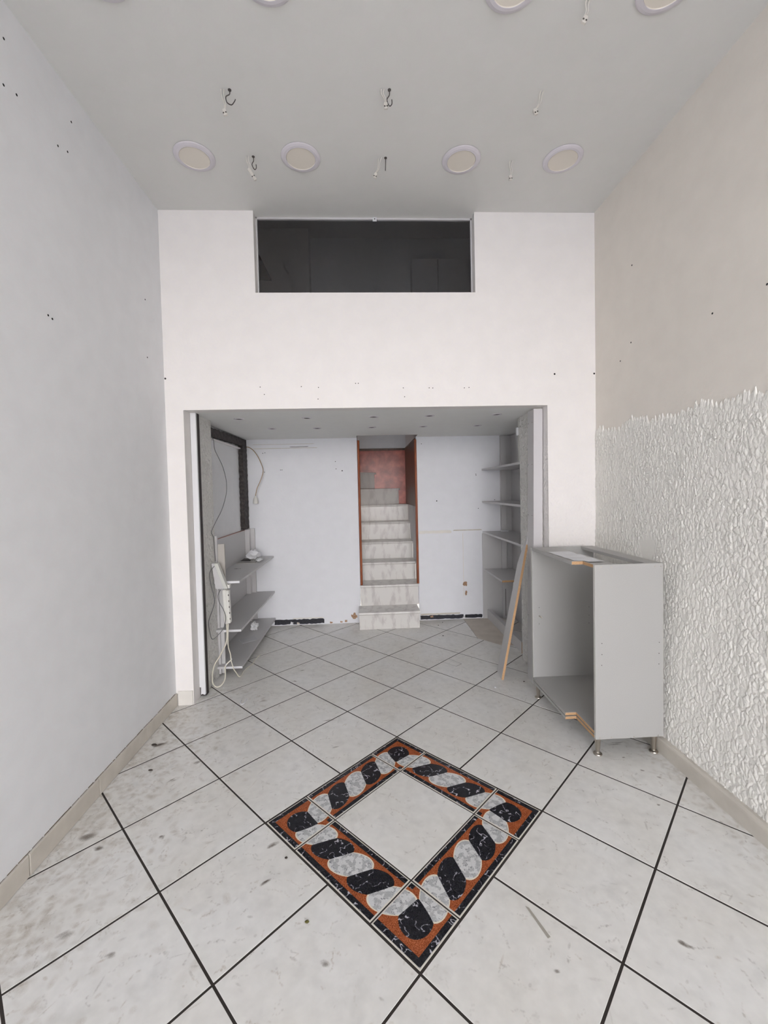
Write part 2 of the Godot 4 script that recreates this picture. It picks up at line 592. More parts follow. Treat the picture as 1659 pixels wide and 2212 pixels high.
func make_materials() -> void:
	M.wall = paint(Color(0.93, 0.914, 0.904), 0.008, 1, 0.06)  # same white paint on every wall, tinted to carry the light's colour cast
	M.wall_l = paint(Color(0.908, 0.91, 0.918), 0.01, 3, 0.06)
	M.wall_r = paint(Color(0.905, 0.88, 0.845), 0.01, 5, 0.06)
	M.ceil = paint(Color(0.87, 0.865, 0.85), 0.005, 7, 0.04)
	M.soffit_lightened = paint(Color(0.93, 0.93, 0.92), 0.005, 8, 0.04)  # ceiling paint lightened to make up for weak light in the niche
	M.wall_back = paint(Color(0.915, 0.918, 0.935), 0.008, 2, 0.06)
	M.plaster = paint(Color(0.93, 0.92, 0.895), 0.008, 9, 0.0, 0.5)
	var rough_p := paint(Color(0.89, 0.885, 0.87), 0.012, 15, 0.0, 0.7)
	rough_p.normal_enabled = true
	rough_p.normal_texture = noise_tex(noise(16, 0.035, 2), Color.BLACK, Color.WHITE, 512, true, 14.0)
	rough_p.normal_scale = 0.9
	rough_p.uv1_scale = Vector3(1.6, 1.0, 1.6) * 1.3
	M.rough = rough_p
	M.grout = mat(Color(0.20, 0.175, 0.16), 0.9)
	var ft := mat(Color.WHITE, 0.24)
	ft.albedo_texture = ImageTexture.create_from_image(floor_image())
	ft.metallic_specular = 0.4
	M.tile = ft
	var dt := mat(Color.WHITE, 0.24)
	dt.albedo_texture = ImageTexture.create_from_image(decor_image())
	dt.metallic_specular = 0.4
	M.decor = dt
	M.tile_edge = mat(Color(0.86, 0.84, 0.80), 0.5)
	M.skirt = paint(Color(0.80, 0.775, 0.735), 0.035, 21, 0.1, 0.35)
	M.skirt_clean = paint(Color(0.885, 0.87, 0.845), 0.02, 23, 0.05, 0.35)
	var mar := tripl(mat(Color.WHITE, 0.3), 1.1)
	var mn := noise(41, 0.008, 5)
	mn.domain_warp_enabled = true
	mn.domain_warp_amplitude = 40.0
	var mt := noise_tex(mn, Color(0.785, 0.765, 0.755), Color(0.87, 0.855, 0.84))
	mt.color_ramp.set_offset(0, 0.18)
	mt.color_ramp.set_offset(1, 0.48)
	mar.albedo_texture = mt
	mar.uv1_scale = Vector3(2.6, 0.8, 1.4)
	M.marble = mar
	var lam := tripl(mat(Color.WHITE, 0.42), 3.0)
	lam.albedo_texture = noise_tex(noise(51, 0.3, 2), Color(0.76, 0.755, 0.755), Color(0.80, 0.795, 0.795), 256)  # laminate lightened beyond the cabinet's to offset shade in the niche
	M.lam = lam
	var cab := tripl(mat(Color.WHITE, 0.42), 3.0)
	cab.albedo_texture = noise_tex(noise(52, 0.3, 2), Color(0.655, 0.65, 0.64), Color(0.69, 0.685, 0.675), 256)
	M.lam_cab = cab
	M.lam_light = mat(Color(0.80, 0.79, 0.795), 0.4)
	M.lam_beige = mat(Color(0.70, 0.68, 0.655), 0.5)
	M.lam_edge = mat(Color(0.80, 0.80, 0.775), 0.45)
	var chip := tripl(mat(Color.WHITE, 0.85), 7.0)
	chip.albedo_texture = ImageTexture.create_from_image(speck_image(Color(0.76, 0.61, 0.45), 0.5, Color(0.48, 0.32, 0.19), 0.5, 8))
	M.chip = chip
	M.white = mat(Color(0.88, 0.88, 0.89), 0.4)
	M.white_plastic = mat(Color(0.88, 0.875, 0.85), 0.3)
	M.cable = mat(Color(0.87, 0.85, 0.79), 0.4)
	M.cable_grey = mat(Color(0.38, 0.38, 0.39), 0.45)
	M.wire = mat(Color(0.82, 0.80, 0.77), 0.3)
	M.paper = mat(Color(0.90, 0.90, 0.91), 0.8)
	M.dark_wood = tripl(mat(Color.WHITE, 0.7), 2.0)
	M.dark_wood.albedo_texture = noise_tex(noise(61, 0.04, 4), Color(0.10, 0.09, 0.09), Color(0.34, 0.31, 0.30), 256)
	M.dark_edge = mat(Color(0.17, 0.13, 0.13), 0.6)
	var cop := tripl(mat(Color.WHITE, 0.33), 1.2)
	cop.albedo_texture = noise_tex(noise(71, 0.010, 5), Color(0.50, 0.18, 0.14), Color(0.80, 0.42, 0.34))
	M.copper = cop
	var cop2 := tripl(mat(Color.WHITE, 0.3), 1.0)
	cop2.albedo_texture = noise_tex(noise(72, 0.02, 4), Color(0.48, 0.23, 0.13), Color(0.68, 0.38, 0.23), 256)
	cop2.uv1_scale = Vector3(6, 0.8, 6)
	M.jamb = cop2
	M.stain_wood = tripl(mat(Color.WHITE, 0.4), 1.0)
	M.stain_wood.albedo_texture = noise_tex(noise(73, 0.02, 4), Color(0.27, 0.19, 0.14), Color(0.44, 0.31, 0.23), 256)
	M.stain_wood.uv1_scale = Vector3(5, 0.8, 5)
	M.steel = mat(Color(0.72, 0.69, 0.65), 0.28, 1.0)
	M.black = mat(Color(0.03, 0.03, 0.03), 0.8)
	M.tar = tripl(mat(Color.WHITE, 0.6), 4.0)
	M.tar.albedo_texture = noise_tex(noise(81, 0.05, 4), Color(0.06, 0.06, 0.09), Color(0.22, 0.22, 0.26), 256)
	M.brick = tripl(mat(Color.WHITE, 0.9), 4.0)
	M.brick.albedo_texture = noise_tex(noise(83, 0.05, 4), Color(0.55, 0.42, 0.33), Color(0.78, 0.65, 0.54), 256)
	M.cement = paint(Color(0.79, 0.755, 0.71), 0.03, 25, 0.1, 0.7)
	M.lamp_rim = mat(Color(0.845, 0.825, 0.845), 0.35)
	M.lamp_face = mat(Color(0.895, 0.865, 0.82), 0.5)
	M.hollow = mat(Color(0.30, 0.28, 0.26), 0.7)
	M.hook = mat(Color(0.30, 0.28, 0.27), 0.5, 0.3)
	var gl := mat(Color(0.03, 0.03, 0.035, 0.2), 0.03)  # black tint darkens the view, standing in for the unlit room's shade
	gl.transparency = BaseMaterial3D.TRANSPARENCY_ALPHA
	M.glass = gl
	M.film = mat(Color(0.86, 0.86, 0.87), 0.25)
	M.tape = mat(Color(0.66, 0.64, 0.60), 0.3)
	M.dirt = tripl(mat(Color.WHITE, 0.9), 5.0)
	M.dirt.albedo_texture = noise_tex(noise(95, 0.05, 4), Color(0.30, 0.26, 0.22), Color(0.62, 0.55, 0.46), 256)
	M.leaf = mat(Color(0.35, 0.33, 0.14), 0.7)
	M.crumb = mat(Color(0.25, 0.22, 0.20), 0.9)
	M.pave = paint(Color(0.86, 0.84, 0.825), 0.03, 91, 0.2)
	var nw := mat(Color.WHITE, 0.8)
	nw.albedo_texture = ImageTexture.create_from_image(news_image())
	M.news = nw

# ---------------------------------------------------------------- start
func _ready() -> void:
	rng.seed = 1
	var cam := Camera3D.new()
	cam.name = "camera"
	add_child(cam)
	cam.transform = Transform3D(Basis(Vector3(0.99864, -0.02298, 0.04673), Vector3(0.02439, 0.99926, -0.02980), Vector3(-0.04601, 0.03090, 0.99846)).orthonormalized(), Vector3(-0.1378, 1.5002, 1.2717))
	var near := 0.05
	var fpx := 922.93
	cam.set_frustum(near * 2212.0 / fpx, Vector2(0, -near * 19.7 / fpx), near, 100.0)
	cam.current = true

	var sky_mat := ProceduralSkyMaterial.new()
	sky_mat.sky_top_color = Color(0.62, 0.655, 0.715)
	sky_mat.sky_horizon_color = Color(1.0, 0.977, 0.958)
	sky_mat.sky_curve = 0.2
	sky_mat.ground_bottom_color = Color(0.62, 0.60, 0.57)
	sky_mat.ground_horizon_color = Color(0.74, 0.72, 0.69)
	sky_mat.sky_energy_multiplier = 2.0
	sky_mat.ground_energy_multiplier = 2.0
	var sky := Sky.new()
	sky.sky_material = sky_mat
	var env := Environment.new()
	env.background_mode = Environment.BG_SKY
	env.sky = sky
	env.tonemap_mode = Environment.TONE_MAPPER_LINEAR
	env.tonemap_exposure = 3.2
	env.sdfgi_enabled = true
	env.ssao_enabled = true
	env.ssil_enabled = true
	var we := WorldEnvironment.new()
	we.name = "world_environment"
	we.environment = env
	add_child(we)

	make_materials()
	build_shell()
	build_floor()
	build_plaster()
	build_skirting()
	build_stairs()
	build_mezzanine()
	build_left_niche()
	build_right_niche()
	build_cabinet()
	build_ceiling_things()
	build_litter()

# ---------------------------------------------------------------- shell
func build_shell() -> void:
	org = Vector3.ZERO
	struct("ceiling", one(-1.75, 1.82, HC, HC + 0.12, -1.88, ZF, 0.0), M.ceil, "flat white painted shop ceiling with round lights", "ceiling")
	var wl := struct("wall_left", one(-1.75, XL, -0.1, HC + 0.05, -1.86, ZF, 0.0), M.wall_l, "plain pale grey left wall with a few screw holes", "wall")
	var wr := struct("wall_right", one(XR, 1.82, -0.1, HC + 0.05, -1.86, ZF, 0.0), M.wall_r, "right wall, smooth above and rough textured plaster below", "wall")
	var st := mb()
	bx(st, -1.75, -1.384, -0.1, HS, ZP - 0.138, ZP, 0.0)
	bx(st, 1.207, 1.82, -0.1, HS, ZP - 0.062, ZP, 0.0)
	bx(st, -1.75, 1.82, HS, 2.895, ZP - 0.1, ZP, 0.0)
	bx(st, -1.75, -0.861, 2.895, HC, ZP - 0.1, ZP, 0.0)
	bx(st, 0.691, 1.82, 2.895, HC, ZP - 0.1, ZP, 0.0)
	var wm := struct("wall_middle", st, M.wall, "white partition wall above and beside the niche, with a dark upper window", "wall")
	# niche: ceiling with the stairwell cut out of it, back wall with the stair opening, side walls
	st = mb()
	bx(st, -1.75, 1.82, HS, HS + 0.06, -3.35, ZP - 0.1, 0.0)
	bx(st, -1.75, -0.206, HS, HS + 0.06, -3.70, -3.35, 0.0)
	bx(st, 0.458, 1.82, HS, HS + 0.06, -3.70, -3.35, 0.0)
	struct("ceiling_niche", st, M.soffit_lightened, "low grey-white niche ceiling dotted with small spotlight rings", "ceiling")
	var wbl := struct("wall_back_left", one(-1.75, -0.206, -0.1, HS + 0.03, ZB - 0.1, ZB, 0.0), M.wall_back, "white back wall of the niche left of the marble stairs", "wall")
	var wbr := struct("wall_back_right", one(0.458, 1.82, -0.1, HS + 0.03, ZB - 0.1, ZB, 0.0), M.wall_back, "white back wall of the niche right of the marble stairs", "wall")
	struct("wall_niche_left", one(-1.75, -1.462, -0.1, HS + 0.03, ZB - 0.1, -2.0, 0.0), M.wall_l, "smooth grey recessed wall on the left of the niche", "wall")
	struct("wall_niche_right", one(1.552, 1.82, -0.1, HS + 0.03, ZB - 0.1, -2.0, 0.0), M.wall_r, "recessed wall on the right of the niche behind the grey shelves", "wall")
	# rough plastered piers
	st = mb()
	bx(st, -1.60, -1.362, -0.02, HS + 0.01, -2.262, -1.93, 0.006)
	struct("wall_pier_left", st, M.rough, "narrow rough plaster pier at the left of the niche", "wall")
	st = mb()
	bx(st, 1.188, 1.60, -0.02, HS + 0.01, -2.31, -1.93, 0.006)
	struct("wall_pier_right", st, M.rough, "narrow rough plaster pier at the right of the niche", "wall")
	# unseen shop front, open to the street; depth and opening sized for the light
	st = mb()
	bx(st, -1.75, -1.46, -0.1, HC + 0.05, ZF, ZF + 0.15, 0.0)
	bx(st, 1.52, 1.82, -0.1, HC + 0.05, ZF, ZF + 0.15, 0.0)
	bx(st, -1.75, 1.82, 3.3, HC + 0.12, ZF, ZF + 0.15, 0.0)
	struct("wall_front", st, M.wall, "unseen shop front wall with a wide street opening sized for the light", "wall")
	struct("pavement", one(-14, 14, -0.2, -0.06, ZF - 0.0, ZF + 26, 0.0), M.pave, "unseen pale pavement outside the shop front, bouncing light inside", "pavement")  # added out of view, pale to bounce daylight onto the ceilings
	# screw holes
	var HL := [Vector3(XL, 3.304, -0.527), Vector3(XL, 3.116, -0.515), Vector3(XL, 3.136, -0.579), Vector3(XL, 3.310, -0.915), Vector3(XL, 3.117, -0.812), Vector3(XL, 3.141, -0.878), Vector3(XL, 2.301, -0.699), Vector3(XL, 2.295, -0.724), Vector3(XL, 2.751, -1.568), Vector3(XL, 2.384, -1.568)]
	for p in HL:
		hole(wl, p, Vector3.RIGHT, 0.0045)
	for p in [Vector3(XR, 2.865, -1.364), Vector3(XR, 2.322, -0.465), Vector3(XR, 2.316, -0.746), Vector3(XR, 2.392, -1.377), Vector3(XR, 2.310, -1.490)]:
		hole(wr, p, Vector3.LEFT, 0.0045)
	for p in [Vector3(1.263, 2.310, ZP), Vector3(1.557, 2.310, ZP), Vector3(-1.499, 2.307, ZP)]:
		hole(wm, p, Vector3.BACK, 0.006)
	for p in [Vector3(-0.849, 2.241, ZP), Vector3(-0.822, 2.189, ZP), Vector3(-0.562, 2.241, ZP), Vector3(-0.442, 2.233, ZP), Vector3(-0.447, 2.152, ZP), Vector3(-0.179, 2.259, ZP), Vector3(-0.16, 2.259, ZP), Vector3(0.160, 2.223, ZP), Vector3(0.372, 2.220, ZP), Vector3(0.346, 2.221, ZP), Vector3(0.600, 2.218, ZP), Vector3(0.634, 2.220, ZP), Vector3(0.168, 2.160, ZP)]:
		hole(wm, p, Vector3.BACK, 0.003)
	for p in [Vector3(-1.250, 1.934, ZB), Vector3(-1.226, 1.938, ZB), Vector3(-1.060, 1.745, ZB), Vector3(-1.044, 1.745, ZB), Vector3(-1.237, 1.725, ZB), Vector3(-0.377, 1.723, ZB), Vector3(-0.445, 1.745, ZB), Vector3(-0.450, 1.828, ZB), Vector3(0.521, 2.007, ZB), Vector3(0.683, 1.359, ZB), Vector3(1.136, 1.653, ZB), Vector3(1.138, 1.640, ZB), Vector3(1.159, 1.262, ZB), Vector3(1.349, 1.357, ZB)]:
		hole(wbl if p.x < 0.1 else wbr, p, Vector3.BACK, 0.006 if absf(p.x - 0.683) < 0.01 or absf(p.x + 0.377) < 0.01 else 0.004)
	# torn paint, filler line and scar on the back wall
	ragged(wbr, "torn_paint", Vector3(0.995, 0.404, ZB), 0.055, 0.055, M.brick, 3)
	ragged(wbr, "torn_paint", Vector3(1.001, 0.299, ZB), 0.028, 0.06, M.brick, 4)
	ragged(wbr, "filler_patch", Vector3(0.66, 1.006, ZB), 0.37, 0.036, M.skirt_clean, 5)
	ragged(wbr, "filler_patch", Vector3(1.03, 1.019, ZB), 0.34, 0.014, M.skirt, 6)
	ragged(wbl, "paint_ridge", Vector3(-1.00, 1.985, ZB), 0.72, 0.006, M.skirt, 7)
	ragged(wbl, "paint_ridge", Vector3(-0.85, 1.999, ZB), 0.22, 0.005, M.crumb, 8)
	ragged(wbl, "paint_ridge", Vector3(-1.02, 2.03, ZB), 0.70, 0.004, M.cement, 9)
	ragged(wbr, "paint_ridge", Vector3(0.975, 0.62, ZB), 0.005, 0.75, M.wall_r, 10)
	# what is left of the dark skirting, and broken plaster by the stairs
	ragged(wbl, "skirting_scar", Vector3(-0.90, 0.036, ZB), 0.56, 0.062, M.tar, 12)
	ragged(wbr, "skirting_scar", Vector3(0.72, 0.030, ZB), 0.50, 0.052, M.tar, 13)
	ragged(wbr, "skirting_scar", Vector3(1.085, 0.028, ZB), 0.205, 0.044, M.tar, 14)
	ragged(wbl, "filler_patch", Vector3(-0.80, 0.073, ZB), 0.36, 0.014, M.skirt_clean, 15)
	ragged(wbr, "filler_patch", Vector3(0.70, 0.066, ZB), 0.46, 0.022, M.skirt, 16)
	ragged(wbr, "filler_patch", Vector3(0.985, 0.018, ZB), 0.05, 0.045, M.white, 17)
	ragged(wbl, "plaster_flake", Vector3(-0.985, 0.022, ZB + 0.004), 0.035, 0.04, M.white, 18)
	ragged(wbl, "plaster_flake", Vector3(-0.915, 0.018, ZB + 0.004), 0.035, 0.032, M.cement, 19)
	ragged(wbr, "plaster_flake", Vector3(0.60, 0.038, ZB + 0.004), 0.045, 0.03, M.brick, 20)
	ragged(wbl, "broken_plaster", Vector3(-0.285, 0.075, ZB), 0.07, 0.085, M.brick, 21)
	ragged(wbl, "broken_plaster", Vector3(-0.375, 0.022, ZB), 0.035, 0.034, M.brick, 22)
	ragged(wbl, "broken_plaster", Vector3(-0.43, 0.016, ZB), 0.03, 0.028, M.brick, 23)
	ragged(wbl, "broken_plaster", Vector3(-0.545, 0.013, ZB), 0.035, 0.022, M.brick, 24)

func hole(parent: Node, p: Vector3, n: Vector3, r: float) -> void:
	var st := mb()
	lathe(st, [Vector2(r * 1.15, -0.002), Vector2(r * 1.1, 0.0006), Vector2(r * 0.8, 0.0008), Vector2(r * 0.6, 0.0004), Vector2(0, 0.0003)], p, n, 10)
	obj("screw_hole", st, M.black, parent)

# a flat scrap with an irregular outline on a wall that faces +z
func ragged(parent: Node, called: String, c: Vector3, w: float, h: float, m: Material, sd: int) -> void:
	var nz := noise(sd, 1.0, 3)
	var poly := PackedVector2Array()
	var n := int(clampf((w + h) / 0.012, 12, 90))
	var per := 2 * (w + h)
	if w < 0.12 and h < 0.12:
		for i in 36:
			var a := TAU * i / 36
			var k := 0.42 + 0.30 * nz.get_noise_2d(cos(a) * 0.7 + sd, sin(a) * 0.7) + 0.12 * nz.get_noise_1d(i * 1.7)
			poly.append(Vector2(cos(a) * w, sin(a) * h) * clampf(k, 0.14, 0.62))
		n = 0
	for i in n:
		var d := per * i / n
		var q := Vector2.ZERO
		if d < w:
			q = Vector2(-w / 2 + d, -h / 2)
		elif d < w + h:
			q = Vector2(w / 2, -h / 2 + d - w)
		elif d < 2 * w + h:
			q = Vector2(w / 2 - (d - w - h), h / 2)
		else:
			q = Vector2(-w / 2, h / 2 - (d - 2 * w - h))
		var k := 1.0 - 0.32 * absf(nz.get_noise_1d(i * 0.9 + sd * 10.0)) * 1.6
		poly.append(Vector2(q.x * (0.93 + 0.07 * k) if w > h * 2 else q.x * k, q.y * k if h < w * 4 else q.y))
	var st := mb()
	prism(st, poly, c + Vector3(0, 0, -0.001), Vector3.RIGHT, Vector3.UP, Vector3.BACK, 0.0028, 0.0006)
	obj(called, st, m, parent)

# ---------------------------------------------------------------- floor
func to_room(u: float, v: float) -> Vector2:
	var gx := (u - v) / sqrt(2.0) * TILE
	var gz := -(u + v) / sqrt(2.0) * TILE
	var c := cos(GRID_TURN)
	var s := sin(GRID_TURN)
	return Vector2(c * gx - s * gz, s * gx + c * gz)

func tile_poly(u0: float, u1: float, v0: float, v1: float, gap: float) -> PackedVector2Array:
	var g := gap / TILE / 2
	return PackedVector2Array([to_room(u0 + g, v0 + g), to_room(u1 - g, v0 + g), to_room(u1 - g, v1 - g), to_room(u0 + g, v1 - g)])

func build_floor() -> void:
	org = Vector3.ZERO
	var fl := struct("floor", one(-1.75, 1.82, -0.15, -0.0012, ZB - 0.1, ZF + 0.02, 0.0), M.grout, "pale tiled floor laid diagonally with dark joints", "floor")
	var room := PackedVector2Array([Vector2(XL, ZB), Vector2(1.56, ZB), Vector2(1.56, ZF), Vector2(XL, ZF)])
	var hatch := PackedVector2Array([Vector2(0.503, -2.356), Vector2(0.571, -2.423), Vector2(0.661, -2.301), Vector2(0.602, -2.249)])
	var patch := PackedVector2Array([Vector2(0.962, -3.545), Vector2(0.957, -2.887), Vector2(1.141, -2.67), Vector2(1.30, -2.67), Vector2(1.30, -3.545)])
	for u in range(-15, 10):
		for v in range(-15, 10):
			if u >= 0 and u < 2 and v >= 0 and v < 2:
				continue
			for piece in Geometry2D.intersect_polygons(tile_poly(u, u + 1, v, v + 1, 0.0085), room):
				var bits: Array = Geometry2D.clip_polygons(piece, patch)
				for bit in bits:
					for q in Geometry2D.clip_polygons(bit, hatch):
						if area_of(q) > 0.0004 and not Geometry2D.is_polygon_clockwise(q):
							lay(fl, "floor_tile", q)
						elif area_of(q) > 0.0004:
							q.reverse()
							lay(fl, "floor_tile", q)
	# the small cut-in piece and the bare strip by the right shelves
	var hp := Geometry2D.offset_polygon(hatch, -0.004)
	lay(fl, "floor_insert", hp[0])
	var st := mb()
	prism(st, Geometry2D.offset_polygon(patch, -0.002)[0], Vector3(0, -0.01, 0), Vector3.RIGHT, Vector3.BACK, Vector3.UP, 0.0095, 0.0008)
	obj("floor_patch", st, M.cement, fl)
	# the inlaid square: one plain centre, four border tiles and four corners
	lay(fl, "floor_tile", tile_poly(0.5, 1.5, 0.5, 1.5, 0.005))
	for a in [[0.0, 0.5], [0.5, 1.5], [1.5, 2.0]]:
		for b in [[0.0, 0.5], [0.5, 1.5], [1.5, 2.0]]:
			if a[0] == 0.5 and b[0] == 0.5:
				continue
			var corner: bool = a[0] != 0.5 and b[0] != 0.5
			decor_tile(fl, a[0], a[1], b[0], b[1], "border_corner_tile" if corner else "border_tile")

func area_of(p: PackedVector2Array) -> float:
	var a := 0.0
	for i in p.size():
		a += p[i].cross(p[(i + 1) % p.size()])
	return absf(a) / 2

func lay(parent: Node, called: String, p: PackedVector2Array) -> void:
	var st := mb()
	prism(st, p, Vector3(0, -0.009, 0), Vector3.RIGHT, Vector3.BACK, Vector3.UP, 0.009 + rng.randf_range(-0.0003, 0.0003), 0.0007, Vector2.ONE)
	obj(called, st, M.tile, parent)

func decor_tile(parent: Node, u0: float, u1: float, v0: float, v1: float, called: String) -> void:
	var g := 0.0045 / TILE
	var gu0 := g if u0 == 0.0 else g * 0.45
	var gv0 := g if v0 == 0.0 else g * 0.45
	var gu1 := g if u1 == 2.0 else g * 0.45
	var gv1 := g if v1 == 2.0 else g * 0.45
	var a := [u0 + gu0, v0 + gv0]
	var b := [u1 - gu1, v1 - gv1]
	var e := 0.006 / TILE
	var st := mb()
	var cs := [[a[0], a[1]], [b[0], a[1]], [b[0], b[1]], [a[0], b[1]]]
	var outer := PackedVector2Array()
	for c in cs:
		outer.append(to_room(c[0], c[1]))
	prism(st, outer, Vector3(0, -0.009, 0), Vector3.RIGHT, Vector3.BACK, Vector3.UP, 0.0085, 0.0015)
	var body := obj(called, st, M.tile_edge, parent)
	# the printed face, a hair above the pale body so that its rim shows
	st = mb()
	var q := []
	var uv := []
	for c in [[a[0] + e, a[1] + e], [b[0] - e, a[1] + e], [b[0] - e, b[1] - e], [a[0] + e, b[1] - e]]:
		var p := to_room(c[0], c[1])
		q.append(Vector3(p.x, 0.0002, p.y))
		uv.append(Vector2(c[0] / 2, c[1] / 2))
	face(st, q, uv, Vector3.UP)
	obj("printed_face", st, M.decor, body)

# ---------------------------------------------------------------- textured plaster on the right wall
func wall_x(y: float) -> float:
	return XR - 0.006 - 0.066 * pow(clampf((1.25 - y) / 1.25, 0, 1), 1.2)

func build_plaster() -> void:
	org = Vector3.ZERO
	var wr: Node = get_node("wall_right")
	var n1 := noise(101, 40.0, 2, FastNoiseLite.TYPE_PERLIN)
	var n2 := noise(102, 9.0, 2, FastNoiseLite.TYPE_PERLIN)
	var n3 := noise(103, 6.0, 3)
	var nw := noise(104, 22.0, 3)
	var nc := noise(105, 43.0, 1, FastNoiseLite.TYPE_CELLULAR)
	nc.cellular_return_type = FastNoiseLite.RETURN_DISTANCE2_SUB
	nc.cellular_jitter = 1.0
	var z0 := ZP
	var z1 := 0.1
	var fn := func(a: float, b: float) -> Vector3:
		var z := z0 + (z1 - z0) * a
		var top := 1.89 + 0.05 * n3.get_noise_1d(z * 0.8) + 0.04 * n3.get_noise_1d(z * 7.0)
		var y := top * b
		var wz := z + 0.010 * nw.get_noise_2d(z * 1.0, y)
		var wy := y + 0.014 * nw.get_noise_2d(z + 31.0, y + 7.0)
		# upright lumps crowded together, split by narrow grooves, with bare hollows between some
		var c1 := nc.get_noise_2d(wz * 1.0, wy * 0.56) + 1.0
		var c2 := nc.get_noise_2d(wz * 1.9 + 60.0, wy * 1.15 + 20.0) + 1.0
		var k := clampf(c1 * 2.3, 0.0, 1.0) * 0.75 + clampf(c2 * 2.2, 0.0, 1.0) * 0.25
		k += 0.35 * n1.get_noise_2d(wz * 0.8, wy * 0.5)
		k = clampf(k, 0.0, 1.2)
		k *= 0.85 + 0.6 * n2.get_noise_2d(z, y)
		var fade := clampf((top - y) / 0.05, 0.0, 1.0)
		var sm := clampf((Vector2((z + 1.215) / 0.085, (y - 1.11) / 0.075).length() - 0.75) * 2.5, 0.0, 1.0)
		k *= (0.25 + 0.75 * fade) * sm
		return Vector3(wall_x(y) + 0.0045 * (1.0 - minf(fade * 4.0, 1.0)) + 0.003 - 0.0056 * k - 0.0015 * fade, y, z)
	var st := mb()
	grid(st, 700, 690, fn, Vector3.LEFT)
	obj("textured_plaster", st, M.plaster, wr)
	# the part of the partition beside it carries the same coat, more lightly
	var fm := func(a: float, b: float) -> Vector3:
		var x := 1.209 + (XR - 1.209) * a
		var y := HS * b
		var r := 1.0 - absf(n1.get_noise_2d(x * 1.1 + 50.0, y * 0.9)) * 4.6
		var k := clampf(r * 0.6 + n1.get_noise_2d(x + 80.0, y) * 1.1 + 0.3, 0.0, 1.0)
		var fade := clampf((1.80 - y) / 0.5, 0.0, 1.0)
		return Vector3(x, y, ZP + 0.0004 + 0.0022 * k * fade)
	st = mb()
	grid(st, 90, 380, fm, Vector3.BACK)
	obj("textured_plaster", st, M.wall, get_node("wall_middle"))
	# its raw end where the laminate post was set into the niche
	var fe := func(a: float, b: float) -> Vector3:
		var z := -1.89 + 0.1 * a
		var y := HS * b
		var k := n1.get_noise_2d(z * 1.2 + 5.0, y * 1.2) * 2.0
		var on := clampf((1.9 - y) / 0.1, 0.0, 1.0)
		return Vector3(1.2065 - 0.004 * clampf(k + 0.4, 0, 1) * on, y, z)
	st = mb()
	grid(st, 20, 420, fe, Vector3.LEFT)
	obj("rough_edge", st, M.wall, get_node("wall_middle"))

# ---------------------------------------------------------------- skirting
func build_skirting() -> void:
	org = Vector3.ZERO
	var cuts := [ZP + 0.008, -1.357, -0.889]
	while cuts[-1] < ZF - 0.5:
		cuts.append(cuts[-1] + 0.4485)
	cuts.append(ZF)
	var root := struct("baseboard_left", one(XL - 0.01, XL + 0.003, 0.0, 0.082, ZP, ZF, 0.0), M.cement, "beige tile skirting along the foot of the left wall", "skirting")
	for i in cuts.size() - 1:
		var st := mb()
		box(st, Vector3(XL + 0.006, 0.0445 + 0.001 * (i % 2), (cuts[i] + cuts[i + 1]) / 2), Vector3(0.012, 0.089, cuts[i + 1] - cuts[i] - 0.0025), 0.004)
		obj("skirting_tile", st, M.skirt, root)
	rng.seed = 21
	var zz := ZP + 0.02
	while zz < 1.4:
		var ln := rng.randf_range(0.01, 0.07)
		obj("dirt_line", one(XL - 0.002, XL + rng.randf_range(0.0005, 0.003), 0.0885, 0.0885 + rng.randf_range(0.001, 0.0045), zz, zz + ln, 0.0005), M.dirt, root)
		zz += ln + rng.randf_range(0.0, 0.012)
	var st := mb()
	bx(st, -1.492, -1.389, 0.0, 0.103, ZP, ZP + 0.009, 0.002)
	struct("baseboard_middle", st, M.skirt_clean, "clean cream skirting tile at the foot of the left pier", "skirting")
	# right: a low rounded plinth, dirty on top
	st = mb()
	var prof := PackedVector2Array([Vector2(1.60, 0.0), Vector2(1.60, 0.084), Vector2(1.484, 0.084), Vector2(1.477, 0.081), Vector2(1.4725, 0.075), Vector2(1.471, 0.066), Vector2(1.470, 0.0)])
	prism(st, prof, Vector3(0, 0, ZP), Vector3.RIGHT, Vector3.UP, Vector3.BACK, ZF - ZP)
	struct("baseboard_right", st, M.skirt, "low dirty plaster skirting under the textured right wall", "skirting")

